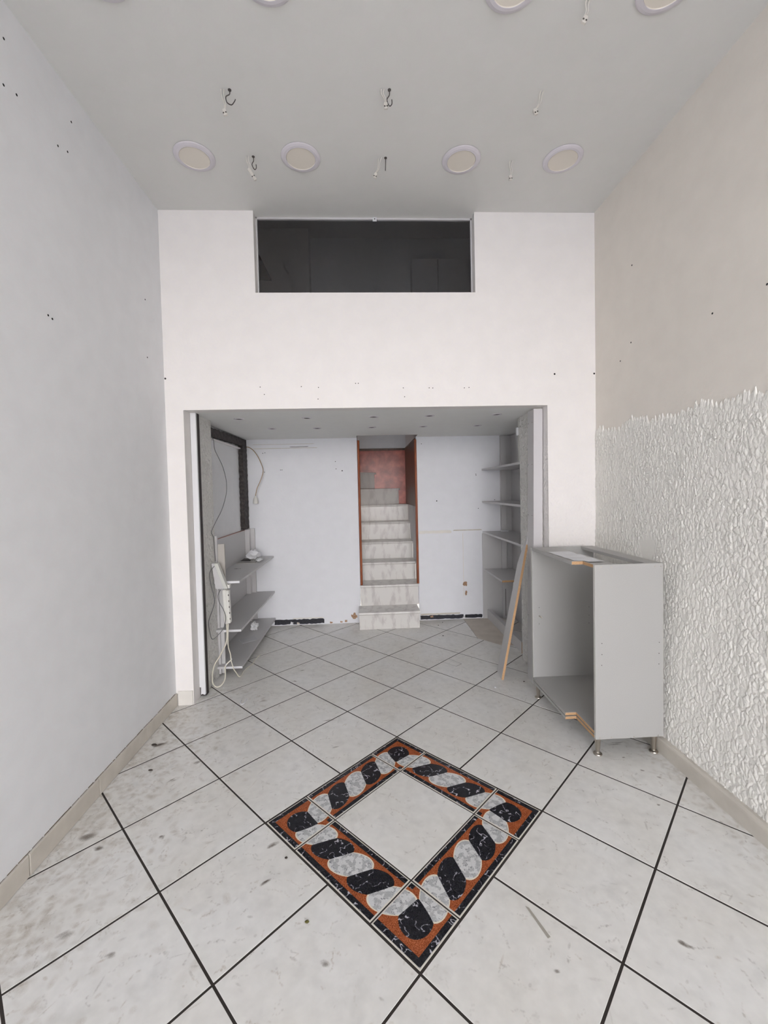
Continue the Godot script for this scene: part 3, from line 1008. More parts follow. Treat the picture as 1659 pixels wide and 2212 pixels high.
# ---------------------------------------------------------------- stairs
func build_stairs() -> void:
	var x0 := -0.206
	var x1 := 0.458
	var s := thing("staircase", "steep white marble staircase rising through the back wall of the niche", "staircase", Vector3(0.125, 0, -3.27))
	var tops := [0.19, 0.428, 0.641, 0.853, 1.08, 1.298]
	var zs := [-3.27, -3.52, -3.775, -4.03, -4.285, -4.52]
	for i in 6:
		var n := sub("step", s)
		var l: float = x0 - 0.02 if i == 0 else x0 + 0.001
		var r: float = x1 - 0.025 if i == 0 else x1 - 0.001
		var zr: float = zs[i] - 0.012
		var znext: float = zs[i + 1] - 0.03 if i < 5 else -4.70
		var low: float = 0.0 if i == 0 else tops[i - 1]
		var st := mb()
		bx(st, l + 0.004, r - 0.004, low, tops[i] - 0.028, zr - 0.02, zr, 0.001)
		obj("riser", st, M.marble, n)
		st = mb()
		var skew: float = [0.0, 0.0, 0.004, 0.006, 0.012, 0.03][i]
		nosing(st, l, r, tops[i], zs[i], znext, skew)
		obj("tread", st, M.marble, n)
		if i < 2:
			# the first steps stand free: their sides are solid
			st = mb()
			bx(st, l + 0.006, r - 0.006, low, tops[i] - 0.028, minf(znext, -3.56), zr - 0.02, 0.0)
			obj("core", st, M.cement, n)
	# two winders turning left
	for w in [[1.517, 0.345, -4.50], [1.741, 0.012, -4.53]]:
		var n := sub("step", s)
		var poly := PackedVector2Array([Vector2(-0.204, w[2]), Vector2(w[1], -4.70), Vector2(-0.204, -4.70)])
		var st := mb()
		prism(st, poly, Vector3(0, w[0] - 0.22, 0), Vector3.RIGHT, Vector3.BACK, Vector3.UP, 0.192)
		obj("riser", st, M.marble, n)
		poly = PackedVector2Array([Vector2(-0.204, w[2] + 0.02), Vector2(w[1] + 0.0, -4.675), Vector2(w[1] + 0.022, -4.70), Vector2(-0.204, -4.70)])
		st = mb()
		prism(st, poly, Vector3(0, w[0] - 0.028, 0), Vector3.RIGHT, Vector3.BACK, Vector3.UP, 0.028, 0.006)
		obj("tread", st, M.marble, n)
	# the well the stairs climb in
	org = Vector3.ZERO
	struct("wall_stairwell_right", one(x1, x1 + 0.1, -0.1, 2.75, -4.80, ZB - 0.1, 0.0), M.wall_l, "dim grey right wall of the stairwell", "wall")
	struct("wall_stairwell_left", one(x0 - 0.1, x0, -0.1, 2.75, -4.15, ZB - 0.1, 0.0), M.wall_l, "dim grey left wall of the stairwell", "wall")
	struct("wall_stairwell_back", one(x0 - 1.0, x1 + 0.1, -0.1, 2.75, -4.82, -4.722, 0.0), M.wall_l, "dim grey back wall of the stairwell above the red panel", "wall")
	struct("wall_stairwell_turn", one(x0 - 1.0, x0 - 0.1, -0.1, 2.75, -4.25, -4.15, 0.0), M.wall_l, "grey wall where the stairs turn left out of sight", "wall")
	struct("wall_stairwell_end", one(x0 - 1.1, x0 - 1.0, -0.1, 2.75, -4.82, -4.15, 0.0), M.wall_l, "grey end wall of the stairs' upper turn", "wall")
	struct("ceiling_stairwell", one(x0 - 1.1, x1 + 0.1, 2.65, 2.75, -4.82, -3.35, 0.0), M.wall_l, "dim ceiling over the stairwell", "ceiling")
	var st := mb()
	bx(st, x0 - 0.1, x1 + 0.1, HS + 0.06, 2.75, -3.35, -3.25, 0.0)
	bx(st, x0 - 0.1, x0, HS + 0.03, 2.75, -3.70, -3.35, 0.0)
	bx(st, x1, x1 + 0.1, HS + 0.03, 2.75, -3.70, -3.35, 0.0)
	struct("wall_stairwell_front", st, M.wall_l, "dim grey wall over the cut-out in the niche ceiling", "wall")
	st = mb()
	bx(st, x0 - 0.9, x1 - 0.001, 1.0, 2.045, -4.72, -4.702, 0.0)
	var p := struct("trim_1", st, M.copper, "reddish varnished wood panel on the back of the stairwell", "panel")
	obj("top_rail", one(x0 - 0.9, x1 - 0.001, 2.045, 2.075, -4.72, -4.692, 0.003), M.stain_wood, p)
	st = mb()
	bx(st, x1 - 0.012, x1, 1.30, 2.05, -4.70, ZB - 0.02, 0.0)
	p = struct("trim_2", st, M.stain_wood, "brown varnished wood panel on the right side of the stairwell", "panel")
	obj("top_rail", one(x1 - 0.018, x1, 2.05, 2.075, -4.70, ZB - 0.02, 0.003), M.stain_wood, p)
	# rounded timber mouldings at both sides of the opening
	for k in 2:
		st = mb()
		var cx := -0.190 if k == 0 else 0.4515
		var pr := PackedVector2Array()
		for i in 9:
			var a := PI * i / 8.0
			pr.append(Vector2(cx + 0.0125 * cos(a), ZB + 0.004 + 0.014 * sin(a)))
		pr.append(Vector2(cx - 0.0125, ZB - 0.03))
		pr.append(Vector2(cx + 0.0125, ZB - 0.03))
		prism(st, pr, Vector3(0, 0.430, 0), Vector3.RIGHT, Vector3.BACK, Vector3.UP, 1.628, 0.004)
		struct("trim_%d" % (3 + k), st, M.jamb, "copper brown rounded wood moulding on the %s edge of the stair opening" % ["left", "right"][k], "moulding")

func nosing(st: SurfaceTool, l: float, r: float, top: float, zf: float, zb: float, skew: float) -> void:
	var h := 0.028
	var pr := [Vector2(zb, top - h), Vector2(zf + 0.010, top - h), Vector2(zf + 0.017, top - h * 0.75), Vector2(zf + 0.019, top - h * 0.5), Vector2(zf + 0.017, top - h * 0.22), Vector2(zf + 0.010, top), Vector2(zb, top)]
	for i in pr.size():
		var a: Vector2 = pr[i]
		var b: Vector2 = pr[(i + 1) % pr.size()]
		var d := (b - a).normalized()
		var n := Vector3(0, -d.x, d.y)
		var sa := skew if a.x > zb + 0.001 else 0.0
		var sb := skew if b.x > zb + 0.001 else 0.0
		quad(st, Vector3(l, a.y, a.x), Vector3(l, b.y, b.x), Vector3(r, b.y, b.x - sb), Vector3(r, a.y, a.x - sa), n)
	for e in 2:
		var x := l if e == 0 else r
		var sk := 0.0 if e == 0 else skew
		for i in range(1, pr.size() - 1):
			var a: Vector2 = pr[0]
			var b: Vector2 = pr[i]
			var c: Vector2 = pr[i + 1]
			tri(st, Vector3(x, a.y, a.x), Vector3(x, b.y, b.x - (sk if b.x > zb + 0.001 else 0.0)), Vector3(x, c.y, c.x - (sk if c.x > zb + 0.001 else 0.0)), Vector3.LEFT if e == 0 else Vector3.RIGHT)

# ---------------------------------------------------------------- dark room behind the upper window
func build_mezzanine() -> void:
	org = Vector3.ZERO
	var st := mb()
	bx(st, -1.75, 1.82, 2.75, 2.85, -4.5, -1.90, 0.0)
	struct("floor_mezzanine", st, M.lam, "dark floor of the upper room behind the window", "floor")
	st = mb()
	bx(st, -1.75, 1.82, 2.8, 4.9, -4.5, -4.4, 0.0)
	struct("wall_mezzanine_back", st, M.wall_l, "back wall of the dim upper room seen through the window", "wall")
	st = mb()
	bx(st, -1.85, -1.75, 2.8, 4.9, -4.5, -1.80, 0.0)
	bx(st, 1.72, 1.82, 2.8, 4.9, -4.5, -1.80, 0.0)
	bx(st, -1.85, 1.82, HC + 0.03, 4.9, -1.88, -1.78, 0.0)
	struct("wall_mezzanine_side", st, M.wall, "unlit side walls of the upper room", "wall")
	struct("ceiling_mezzanine", one(-1.85, 1.82, 4.78, 4.9, -4.5, -1.80, 0.0), M.wall, "dim ceiling of the upper room behind the window", "ceiling")
	struct("wall_mezzanine_left", one(-1.75, -0.757, 2.8, 4.80, -4.40, -4.2, 0.004), M.wall, "dim projecting wall at the left of the upper room", "wall")
	var c := thing("wardrobe", "dim two-door wardrobe in the dark room behind the upper window", "wardrobe", Vector3(0.95, 2.85, -4.3))
	obj("body", one(0.535, 1.55, 2.851, 4.42, -4.385, -4.22, 0.004), M.lam, c)
	obj("door", one(0.537, 0.862, 2.87, 4.41, -4.22, -4.2, 0.003), M.white, c)
	obj("door", one(0.867, 1.548, 2.87, 4.41, -4.22, -4.2, 0.003), M.white, c)
	var sb := thing("sloping_board", "dark sloping board at the left end behind the upper window", "board", Vector3(-1.4, 4.1, -4.18))
	st = mb()
	prism(st, PackedVector2Array([Vector2(-1.62, 4.135), Vector2(-1.218, 4.135), Vector2(-1.40, 4.52), Vector2(-1.62, 4.98 - 0.2)]), Vector3(0, 0, -4.195), Vector3.RIGHT, Vector3.UP, Vector3.BACK, 0.03, 0.001)
	obj("board_face", st, M.stain_wood, sb)
	org = Vector3.ZERO
	st = mb()
	var fr := mb()
	var wz := -1.874
	bx(fr, -0.861, 0.691, HC - 0.012, HC, wz - 0.012, wz + 0.012, 0.001)
	bx(fr, -0.861, -0.851, 2.895, HC, wz - 0.012, wz + 0.012, 0.001)
	bx(fr, 0.681, 0.691, 2.895, HC, wz - 0.012, wz + 0.012, 0.001)
	bx(fr, -0.861, 0.691, 2.895, 2.903, wz - 0.012, wz + 0.012, 0.001)
	var w := struct("window_1", fr, M.lam_light, "wide fixed window with glass tinted to deepen the dark room behind high in the partition", "window")
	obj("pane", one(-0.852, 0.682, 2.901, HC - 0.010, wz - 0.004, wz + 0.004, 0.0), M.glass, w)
	var k := thing("glass_clip", "tiny white clip at the top edge of the dark window", "clip", Vector3(-0.014, 3.44, wz + 0.02))
	obj("clip_plate", one(-0.029, 0.001, 3.428, HC, wz + 0.012, wz + 0.02, 0.002), M.white, k)
	st = mb()
	lathe(st, [Vector2(0.004, 0), Vector2(0.004, 0.002), Vector2(0, 0.003)], Vector3(-0.014, 3.443, wz + 0.02), Vector3.BACK, 8)
	obj("screw", st, M.hook, k)

# ---------------------------------------------------------------- left side of the niche
func build_left_niche() -> void:
	var t := thing("door_post", "tall white board with a dark side edge standing in the left of the niche", "post", Vector3(-1.36, 0, -1.90))
	var st := mb()
	prism(st, PackedVector2Array([Vector2(-1.383, 0.075), Vector2(-1.374, 0.075), Vector2(-1.374, 0.020), Vector2(-1.362, 0.026), Vector2(-1.352, 0.018), Vector2(-1.341, 0.022), Vector2(-1.341, HS), Vector2(-1.381, HS)]), Vector3(0, 0, -1.912), Vector3.RIGHT, Vector3.UP, Vector3.BACK, 0.018, 0.001)
	obj("white_board", st, M.white, t)
	obj("dark_edge", one(-1.385, -1.3395, 0.005, HS, -1.958, -1.9125, 0.002), M.dark_edge, t)
	# timber frame on the recessed wall
	t = thing("timber_frame", "dark rough timber beam and post fixed to the recessed left wall", "frame", Vector3(-1.445, 1.1, -3.0))
	obj("beam", beam(Vector3(-1.443, 2.022, -2.27), Vector3(-1.443, 2.045, ZB + 0.002), 0.034, 0.075, 201), M.dark_wood, t)
	obj("post", beam(Vector3(-1.437, 1.109, -3.425), Vector3(-1.437, 2.01, -3.425), 0.046, 0.16, 202), M.dark_wood, t)
	st = mb()
	bx(st, -1.462, -1.436, 1.966, 1.982, -3.5, -2.27, 0.004)
	obj("plaster_lip", st, M.wall, t)
	# shelves
	t = thing("shelving_unit", "grey laminate shelves with three long boards on the left of the niche", "shelves", Vector3(-1.3, 0, -2.9))
	obj("back_panel", one(-1.461, -1.447, 0.02, 1.092, ZB + 0.003, -2.27, 0.001), M.lam, t)
	obj("panel_edge", one(-1.461, -1.4465, 1.092, 1.097, ZB + 0.003, -2.27, 0.001), M.jamb, t)
	st = mb()
	bx(st, -1.447, -1.400, 0.02, 1.10, -3.50, -3.44, 0.001)
	bx(st, -1.447, -1.360, 0.02, 1.105, ZB + 0.003, -3.50, 0.001)
	obj("corner_post", st, M.lam_light, t)
	for y in [0.79, 0.394, 0.092]:
		st = mb()
		bx(st, -1.446, -1.162, y - 0.019, y, ZB + 0.004, -2.216, 0.0006)
		var sh := obj("shelf", st, M.lam, t)
		obj("edge_strip", one(-1.30, -1.1615, y - 0.0185, y - 0.0005, -2.216, -2.2145, 0.0002), M.white, sh)
	st = mb()
	bx(st, -1.373, -1.348, 0.012, 1.152, -2.286, -2.264, 0.001)
	obj("end_post", st, M.lam_light, t)
	st = mb()
	bx(st, -1.347, -1.318, 0.012, 0.770, -2.296, -2.281, 0.001)
	obj("end_post", st, M.lam, t)
	# board standing on the top shelf
	t = thing("upright_board", "short beige upright board standing on the end of the top left shelf", "board", Vector3(-1.32, 0.79, -2.26))
	obj("board_face", one(-1.338, -1.283, 0.791, 1.088, -2.262, -2.246, 0.001), M.lam_beige, t)
	# leaning offcut
	t = thing("board_offcut", "small grey laminate offcut leaning beside the white power strip", "offcut", Vector3(-1.32, 0.745, -2.15))
	st = mb()
	prism(st, PackedVector2Array([Vector2(-1.354, 0.948), Vector2(-1.334, 0.948), Vector2(-1.262, 0.746), Vector2(-1.327, 0.746)]), Vector3(0, 0, -2.185), Vector3.RIGHT, Vector3.UP, Vector3.BACK, 0.045, 0.001)
	obj("offcut_face", st, M.lam, t)
	st = mb()
	prism(st, PackedVector2Array([Vector2(-1.334, 0.9485), Vector2(-1.307, 0.9485), Vector2(-1.236, 0.7455), Vector2(-1.262, 0.7455)]), Vector3(0, 0, -2.185), Vector3.RIGHT, Vector3.UP, Vector3.BACK, 0.045, 0.001)
	obj("offcut_edge", st, M.lam_edge, t)
	t = thing("junction_box", "little white plastic box with a dark hole under the top left shelf end", "box", Vector3(-1.243, 0.745, -2.2))
	obj("box_body", one(-1.264, -1.226, 0.742, 0.771, -2.20, -2.165, 0.003), M.white_plastic, t)
	st = mb()
	lathe(st, [Vector2(0.004, 0), Vector2(0.004, 0.001), Vector2(0, 0.0012)], Vector3(-1.25, 0.755, -2.165), Vector3.BACK, 10)
	obj("cable_hole", st, M.black, t)
	# power strip hanging upright
	t = thing("power_strip", "white upright power strip with side sockets hanging at the left shelf ends", "power strip", Vector3(-1.246, 0.465, -2.12))
	var tilt := Basis(Vector3.BACK, 0.03)
	st = mb()
	box(st, Vector3(-1.250, 0.607, -2.135), Vector3(0.030, 0.272, 0.05), 0.006, tilt)
	obj("strip_body", st, M.white_plastic, t)
	st = mb()
	box(st, Vector3(-1.227, 0.606, -2.135), Vector3(0.020, 0.262, 0.042), 0.005, tilt)
	obj("socket_rail", st, M.white_plastic, t)
	for i in 5:
		st = mb()
		box(st, Vector3(-1.2185 - (0.5 - i * 0.25) * 0.007, 0.700 - i * 0.047, -2.115), Vector3(0.006, 0.013, 0.004), 0.001, tilt)
		obj("socket", st, M.hollow, t)
	# cables
	org = Vector3.ZERO
	var cab := func(called: String, pts: Array, r: float, m: Material, label: String) -> void:
		org = pts[0]
		var s := mb()
		tube(s, pts, r)
		var o := obj(called, s, m)
		o.position = org
		tag(o, label, "cable")
	cab.call("thin_cable", [Vector3(-1.400, 1.985, -2.275), Vector3(-1.347, 1.943, -2.255), Vector3(-1.334, 1.857, -2.25), Vector3(-1.305, 1.788, -2.25), Vector3(-1.276, 1.718, -2.25), Vector3(-1.254, 1.626, -2.25), Vector3(-1.250, 1.533, -2.25), Vector3(-1.265, 1.453, -2.25), Vector3(-1.297, 1.361, -2.25), Vector3(-1.340, 1.281, -2.25), Vector3(-1.356, 1.222, -2.203), Vector3(-1.357, 1.191, -2.174), Vector3(-1.357, 1.156, -2.210), Vector3(-1.357, 1.111, -2.225), Vector3(-1.357, 1.041, -2.231), Vector3(-1.357, 0.952, -2.241)], 0.0028, M.cable_grey, "thin dark cable bowing down from the timber beam on the left")
	cab.call("thin_cable", [Vector3(-1.329, 0.929, -2.136), Vector3(-1.349, 0.900, -2.11), Vector3(-1.352, 0.866, -2.088), Vector3(-1.349, 0.792, -2.10), Vector3(-1.333, 0.719, -2.10), Vector3(-1.325, 0.659, -2.10), Vector3(-1.340, 0.594, -2.09), Vector3(-1.352, 0.541, -2.056), Vector3(-1.352, 0.504, -2.031), Vector3(-1.352, 0.425, -2.053), Vector3(-1.352, 0.372, -2.084), Vector3(-1.338, 0.365, -2.095), Vector3(-1.299, 0.400, -2.095), Vector3(-1.262, 0.445, -2.095), Vector3(-1.245, 0.498, -2.095), Vector3(-1.243, 0.544, -2.095), Vector3(-1.260, 0.597, -2.095), Vector3(-1.287, 0.651, -2.095), Vector3(-1.296, 0.698, -2.095), Vector3(-1.290, 0.730, -2.115), Vector3(-1.285, 0.741, -2.136)], 0.0026, M.cable_grey, "thin dark cable looping from the leaning offcut to the power strip")
	cab.call("white_cable", [Vector3(-1.246, 0.474, -2.125), Vector3(-1.244, 0.422, -2.12), Vector3(-1.245, 0.368, -2.12), Vector3(-1.256, 0.315, -2.12), Vector3(-1.281, 0.262, -2.12), Vector3(-1.315, 0.203, -2.12), Vector3(-1.340, 0.165, -2.11), Vector3(-1.350, 0.126, -2.09), Vector3(-1.352, 0.08, -2.07), Vector3(-1.344, 0.04, -2.05), Vector3(-1.325, 0.016, -2.04), Vector3(-1.303, 0.008, -2.04), Vector3(-1.281, 0.014, -2.05), Vector3(-1.266, 0.033, -2.08), Vector3(-1.262, 0.062, -2.10), Vector3(-1.272, 0.098, -2.13), Vector3(-1.274, 0.122, -2.14), Vector3(-1.264, 0.140, -2.145), Vector3(-1.250, 0.154, -2.15), Vector3(-1.229, 0.170, -2.16)], 0.0054, M.cable, "thick white cable hanging in a loop to the floor from the power strip")
	cab.call("white_cable", [Vector3(-1.230, 0.474, -2.115), Vector3(-1.229, 0.424, -2.10), Vector3(-1.232, 0.365, -2.10), Vector3(-1.233, 0.325, -2.10), Vector3(-1.230, 0.285, -2.10), Vector3(-1.217, 0.238, -2.10), Vector3(-1.214, 0.191, -2.10), Vector3(-1.209, 0.150, -2.11), Vector3(-1.201, 0.108, -2.12), Vector3(-1.194, 0.060, -2.16), Vector3(-1.186, 0.020, -2.19), Vector3(-1.176, 0.007, -2.23), Vector3(-1.182, 0.006, -2.33), Vector3(-1.160, 0.006, -2.42), Vector3(-1.146, 0.006, -2.479), Vector3(-1.150, 0.006, -2.535), Vector3(-1.146, 0.006, -2.585), Vector3(-1.138, 0.006, -2.63), Vector3(-1.128, 0.006, -2.661)], 0.0042, M.cable, "thin white cable trailing across the floor under the left shelves")
	for p in [Vector3(-1.229, 0.174, -2.158), Vector3(-1.266, 0.139, -2.142)]:
		org = p
		var s := mb()
		box(s, p, Vector3(0.010, 0.014, 0.010), 0.003)
		var o := obj("cable_tie", s, M.white)
		o.position = p
		tag(o, "%s white tie knot on the looped cable" % ("upper" if p.y > 0.15 else "lower"), "cable tie")
	# bare lamp socket on its flex
	t = thing("lamp_socket", "white bulb socket hanging by a bent flex from the niche corner", "lamp socket", Vector3(-1.325, 1.38, -3.46))
	st = mb()
	tube(st, [Vector3(-1.405, 2.0, -3.47), Vector3(-1.379, 1.994, -3.47), Vector3(-1.330, 1.959, -3.46), Vector3(-1.286, 1.894, -3.46), Vector3(-1.254, 1.823, -3.46), Vector3(-1.234, 1.753, -3.46), Vector3(-1.242, 1.691, -3.46), Vector3(-1.272, 1.614, -3.46), Vector3(-1.305, 1.545, -3.46), Vector3(-1.321, 1.475, -3.46), Vector3(-1.323, 1.45, -3.46)], 0.0042)
	obj("flex", st, mat(Color(0.66, 0.55, 0.43), 0.5), t)
	st = mb()
	lathe(st, [Vector2(0, 0.084), Vector2(0.008, 0.084), Vector2(0.011, 0.076), Vector2(0.019, 0.06), Vector2(0.026, 0.035), Vector2(0.028, 0.012), Vector2(0.027, 0.0), Vector2(0.021, 0.0), Vector2(0.02, 0.03), Vector2(0, 0.03)], Vector3(-1.325, 1.380, -3.46))
	obj("socket_body", st, M.white_plastic, t)
	# papers
	t = thing("newspaper", "folded newspaper with a dark photo lying on the top left shelf", "newspaper", Vector3(-1.34, 0.791, -3.2))
	st = mb()
	var q := [Vector3(-1.440, 0, -3.07), Vector3(-1.245, 0, -3.06), Vector3(-1.290, 0, -3.36), Vector3(-1.446, 0, -3.38)]
	var uv := [Vector2(0, 1), Vector2(1, 1), Vector2(1, 0), Vector2(0, 0)]
	face(st, q.map(func(c): return c + Vector3(0, 0.796, 0)), uv, Vector3.UP)
	face(st, q.map(func(c): return c + Vector3(0, 0.7905, 0)), uv, Vector3.DOWN)
	for k in 4:
		quad(st, q[k] + Vector3(0, 0.7905, 0), q[(k + 1) % 4] + Vector3(0, 0.7905, 0), q[(k + 1) % 4] + Vector3(0, 0.796, 0), q[k] + Vector3(0, 0.796, 0), (q[k] + q[(k + 1) % 4] - q[0] - q[2]).normalized())
	obj("folded_sheet", st, M.news, t)
	crumple("crumpled_paper", Vector3(-1.335, 0.838, -3.33), Vector3(0.078, 0.052, 0.085), 0.75, 11, "large crumpled white paper on top of the newspaper", "paper", M.paper)
	crumple("crumpled_paper", Vector3(-1.235, 0.806, -3.20), Vector3(0.036, 0.016, 0.075), 0.6, 12, "flat torn scrap of paper beside the newspaper on the shelf", "paper", M.paper)
	crumple("crumpled_paper", Vector3(-1.292, 0.131, -3.12), Vector3(0.042, 0.045, 0.04), 0.6, 13, "small ball of white paper on the lowest left shelf", "paper", M.paper)
	t = thing("clear_sheet", "whitish plastic sheet lying flat on the lowest left shelf", "plastic sheet", Vector3(-1.27, 0.093, -2.85))
	st = mb()
	prism(st, PackedVector2Array([Vector2(-1.373, -2.85), Vector2(-1.25, -2.945), Vector2(-1.185, -2.83), Vector2(-1.307, -2.74)]), Vector3(0, 0.0925, 0), Vector3.RIGHT, Vector3.BACK, Vector3.UP, 0.0012)
	obj("film", st, M.film, t)
	# small dark lettering left on the top shelf
	t = thing("shelf_marking", "small dark smudged lettering on the top left shelf", "marking", Vector3(-1.34, 0.7905, -2.775))
	var xs := [-1.366, -1.357, -1.349, -1.341, -1.329, -1.316]
	var ws := [0.006, 0.006, 0.007, 0.005, 0.004, 0.005]
	for i in 6:
		obj("letter", one(xs[i] - ws[i] / 2, xs[i] + ws[i] / 2, 0.7899, 0.7908, -2.782 - 0.004 * (i % 2), -2.766, 0.0002), M.black, t)

func crumple(called: String, c: Vector3, r: Vector3, rough: float, sd: int, label: String, category: String, m: Material) -> void:
	org = c
	var st := mb()
	wad(st, c, r, sd)
	var o := obj(called, st, m)
	o.position = c
	tag(o, label, category)

# a rough sawn timber between two points: box with uneven faces
func beam(a: Vector3, b: Vector3, th: float, wd: float, sd: int) -> SurfaceTool:
	var st := mb()
	var nz := noise(sd, 6.0, 3)
	var ax := (b - a).normalized()
	var out := Vector3.RIGHT
	var side := ax.cross(out).normalized()
	var n := 40
	var corner := func(i: int, k: int) -> Vector3:
		var p := a.lerp(b, float(i) / n)
		var s1 := 1.0 if k == 0 or k == 1 else -1.0
		var s2 := 1.0 if k == 0 or k == 3 else -1.0
		var j := nz.get_noise_2d(i * 0.12, k * 5.0)
		return p + out * (th / 2 * s1 + 0.003 * j) + side * (wd / 2 * s2 + 0.007 * j)
	for i in n:
		for k in 4:
			var p0: Vector3 = corner.call(i, k)
			var p1: Vector3 = corner.call(i, (k + 1) % 4)
			var p2: Vector3 = corner.call(i + 1, (k + 1) % 4)
			var p3: Vector3 = corner.call(i + 1, k)
			var nn: Vector3 = (p1 - p0).cross(p3 - p0).normalized()
			var mid := a.lerp(b, (i + 0.5) / n)
			if nn.dot((p0 + p1 + p2 + p3) / 4 - mid) < 0:
				nn = -nn
			quad(st, p0, p1, p2, p3, nn)
	for e in 2:
		var i := 0 if e == 0 else n
		quad(st, corner.call(i, 0), corner.call(i, 1), corner.call(i, 2), corner.call(i, 3), -ax if e == 0 else ax)
	return st

# ---------------------------------------------------------------- right side of the niche
func build_right_niche() -> void:
	var t := thing("laminate_post", "tall grey laminate post beside the rough plaster at the right of the niche", "post", Vector3(1.16, 0, -1.93))
	var st := mb()
	prism(st, PackedVector2Array([Vector2(1.110, 0.0), Vector2(1.180, 0.0), Vector2(1.203, HS - 0.012), Vector2(1.136, HS - 0.012)]), Vector3(0, 0, -1.885), Vector3.RIGHT, Vector3.UP, Vector3.BACK, 0.018, 0.0008)
	obj("front_board", st, M.lam_light, t)
	st = mb()
	prism(st, PackedVector2Array([Vector2(1.110, 0.0), Vector2(1.128, 0.0), Vector2(1.154, HS - 0.014), Vector2(1.136, HS - 0.014)]), Vector3(0, 0, -1.985), Vector3.RIGHT, Vector3.UP, Vector3.BACK, 0.099, 0.0)
	obj("side_board", st, M.lam, t)
	for y in [1.98, 1.665, 1.28, 0.5]:
		for z in [-1.896, -1.972]:
			st = mb()
			lathe(st, [Vector2(0.0032, -0.001), Vector2(0.0032, 0.0008), Vector2(0, 0.001)], Vector3(1.110 + 0.026 * y / HS, y, z), Vector3.LEFT, 8)
			obj("screw_hole", st, M.hollow, t)
	t = thing("shelving_unit", "grey laminate shelves with four boards on the right of the niche", "shelves", Vector3(1.37, 0, -3.0))
	obj("back_panel", one(1.537, 1.551, 0.0, HS - 0.008, ZB + 0.003, -2.312, 0.001), M.lam, t)
	obj("side_panel", one(1.195, 1.42, 0.0, 0.976, ZB + 0.001, ZB + 0.016, 0.001), M.lam, t)
	st = mb()
	bx(st, 1.412, 1.470, 0.0, HS - 0.004, ZB + 0.002, ZB + 0.045, 0.001)
	bx(st, 1.470, 1.537, 0.0, HS - 0.004, ZB + 0.002, ZB + 0.022, 0.001)
	obj("corner_post", st, M.lam, t)
	for y in [1.712, 1.345, 1.0]:
		st = mb()
		bx(st, 1.203, 1.536, y - 0.02, y, ZB + 0.003, -2.314, 0.0008)
		obj("shelf", st, M.lam, t)
	st = mb()
	bx(st, 1.209, 1.536, 0.552, 0.572, ZB + 0.017, -2.885, 0.0008)
	var sh := obj("shelf", st, M.lam, t)
	obj("raw_edge", one(1.21, 1.535, 0.5525, 0.5715, -2.8855, -2.884, 0.0003), M.chip, sh)
	st = mb()
	bx(st, 1.462, 1.478, 0.03, 0.40, ZB + 0.05, ZB + 0.056, 0.001)
	obj("dark_slot", one(1.443, 1.449, 0.03, 0.34, ZB + 0.043, ZB + 0.0465, 0.0005), M.hollow, t)
	t = thing("upright_strip", "narrow beige upright strip above the top right shelf", "strip", Vector3(1.2, 1.714, -2.33))
	obj("strip_face", one(1.189, 1.214, 1.714, HS - 0.002, -2.345, -2.312, 0.001), M.lam_edge, t)
	t = thing("door_sensor", "little white sensor box on the upright strip under the niche ceiling", "sensor", Vector3(1.18, 1.936, -2.33))
	obj("sensor_case", one(1.171, 1.189, 1.936, 2.004, -2.345, -2.318, 0.004), M.white, t)
	t = thing("white_bar", "short white plastic bar lying on the third right shelf", "bar", Vector3(1.43, 1.0, -3.43))
	obj("bar_body", one(1.385, 1.463, 1.0005, 1.014, -3.455, -3.41, 0.003), M.white, t)
	# plinth board along the floor
	t = thing("plinth_board", "long grey plinth board lying on edge below the right shelves", "board", Vector3(1.25, 0, -2.98))
	obj("board_face", one(1.240, 1.285, 0.001, 0.105, ZB + 0.02, -2.462, 0.001), M.lam, t)
	obj("raw_end", one(1.241, 1.284, 0.002, 0.104, -2.4625, -2.461, 0.0003), M.chip, t)
	# the long plank that leans on the post
	t = thing("leaning_plank", "long grey plank with a raw chipboard edge leaning on the laminate post", "plank", Vector3(0.90, 0, -2.05))
	var base := Vector3(0.894, 0.0015, -1.965)
	var upv := (Vector3(1.1155, 1.047, -1.997) - base).normalized()
	var back := Vector3(0.022, 0, -0.1785)
	back = (back - upv * back.dot(upv))
	var bw := back.length()
	var bn := back.normalized()
	var nrm := upv.cross(bn).normalized()
	if nrm.x > 0:
		nrm = -nrm
	var L := 1.03
	var pl := PackedVector2Array([Vector2(0, 0), Vector2(bw, 0), Vector2(bw * 0.86, 0.90), Vector2(0, 1.20)])
	st = mb()
	prism(st, pl, base - nrm * 0.018, bn, upv, nrm, 0.018, 0.0006)
	obj("plank_face", st, M.lam, t)
	st = mb()
	prism(st, PackedVector2Array([Vector2(-0.0008, 0.0), Vector2(0.0004, 0.0), Vector2(0.0004, 1.07), Vector2(-0.0008, 1.07)]), base - nrm * 0.0178, bn, upv, nrm, 0.0174)
	obj("raw_edge", st, M.chip, t)

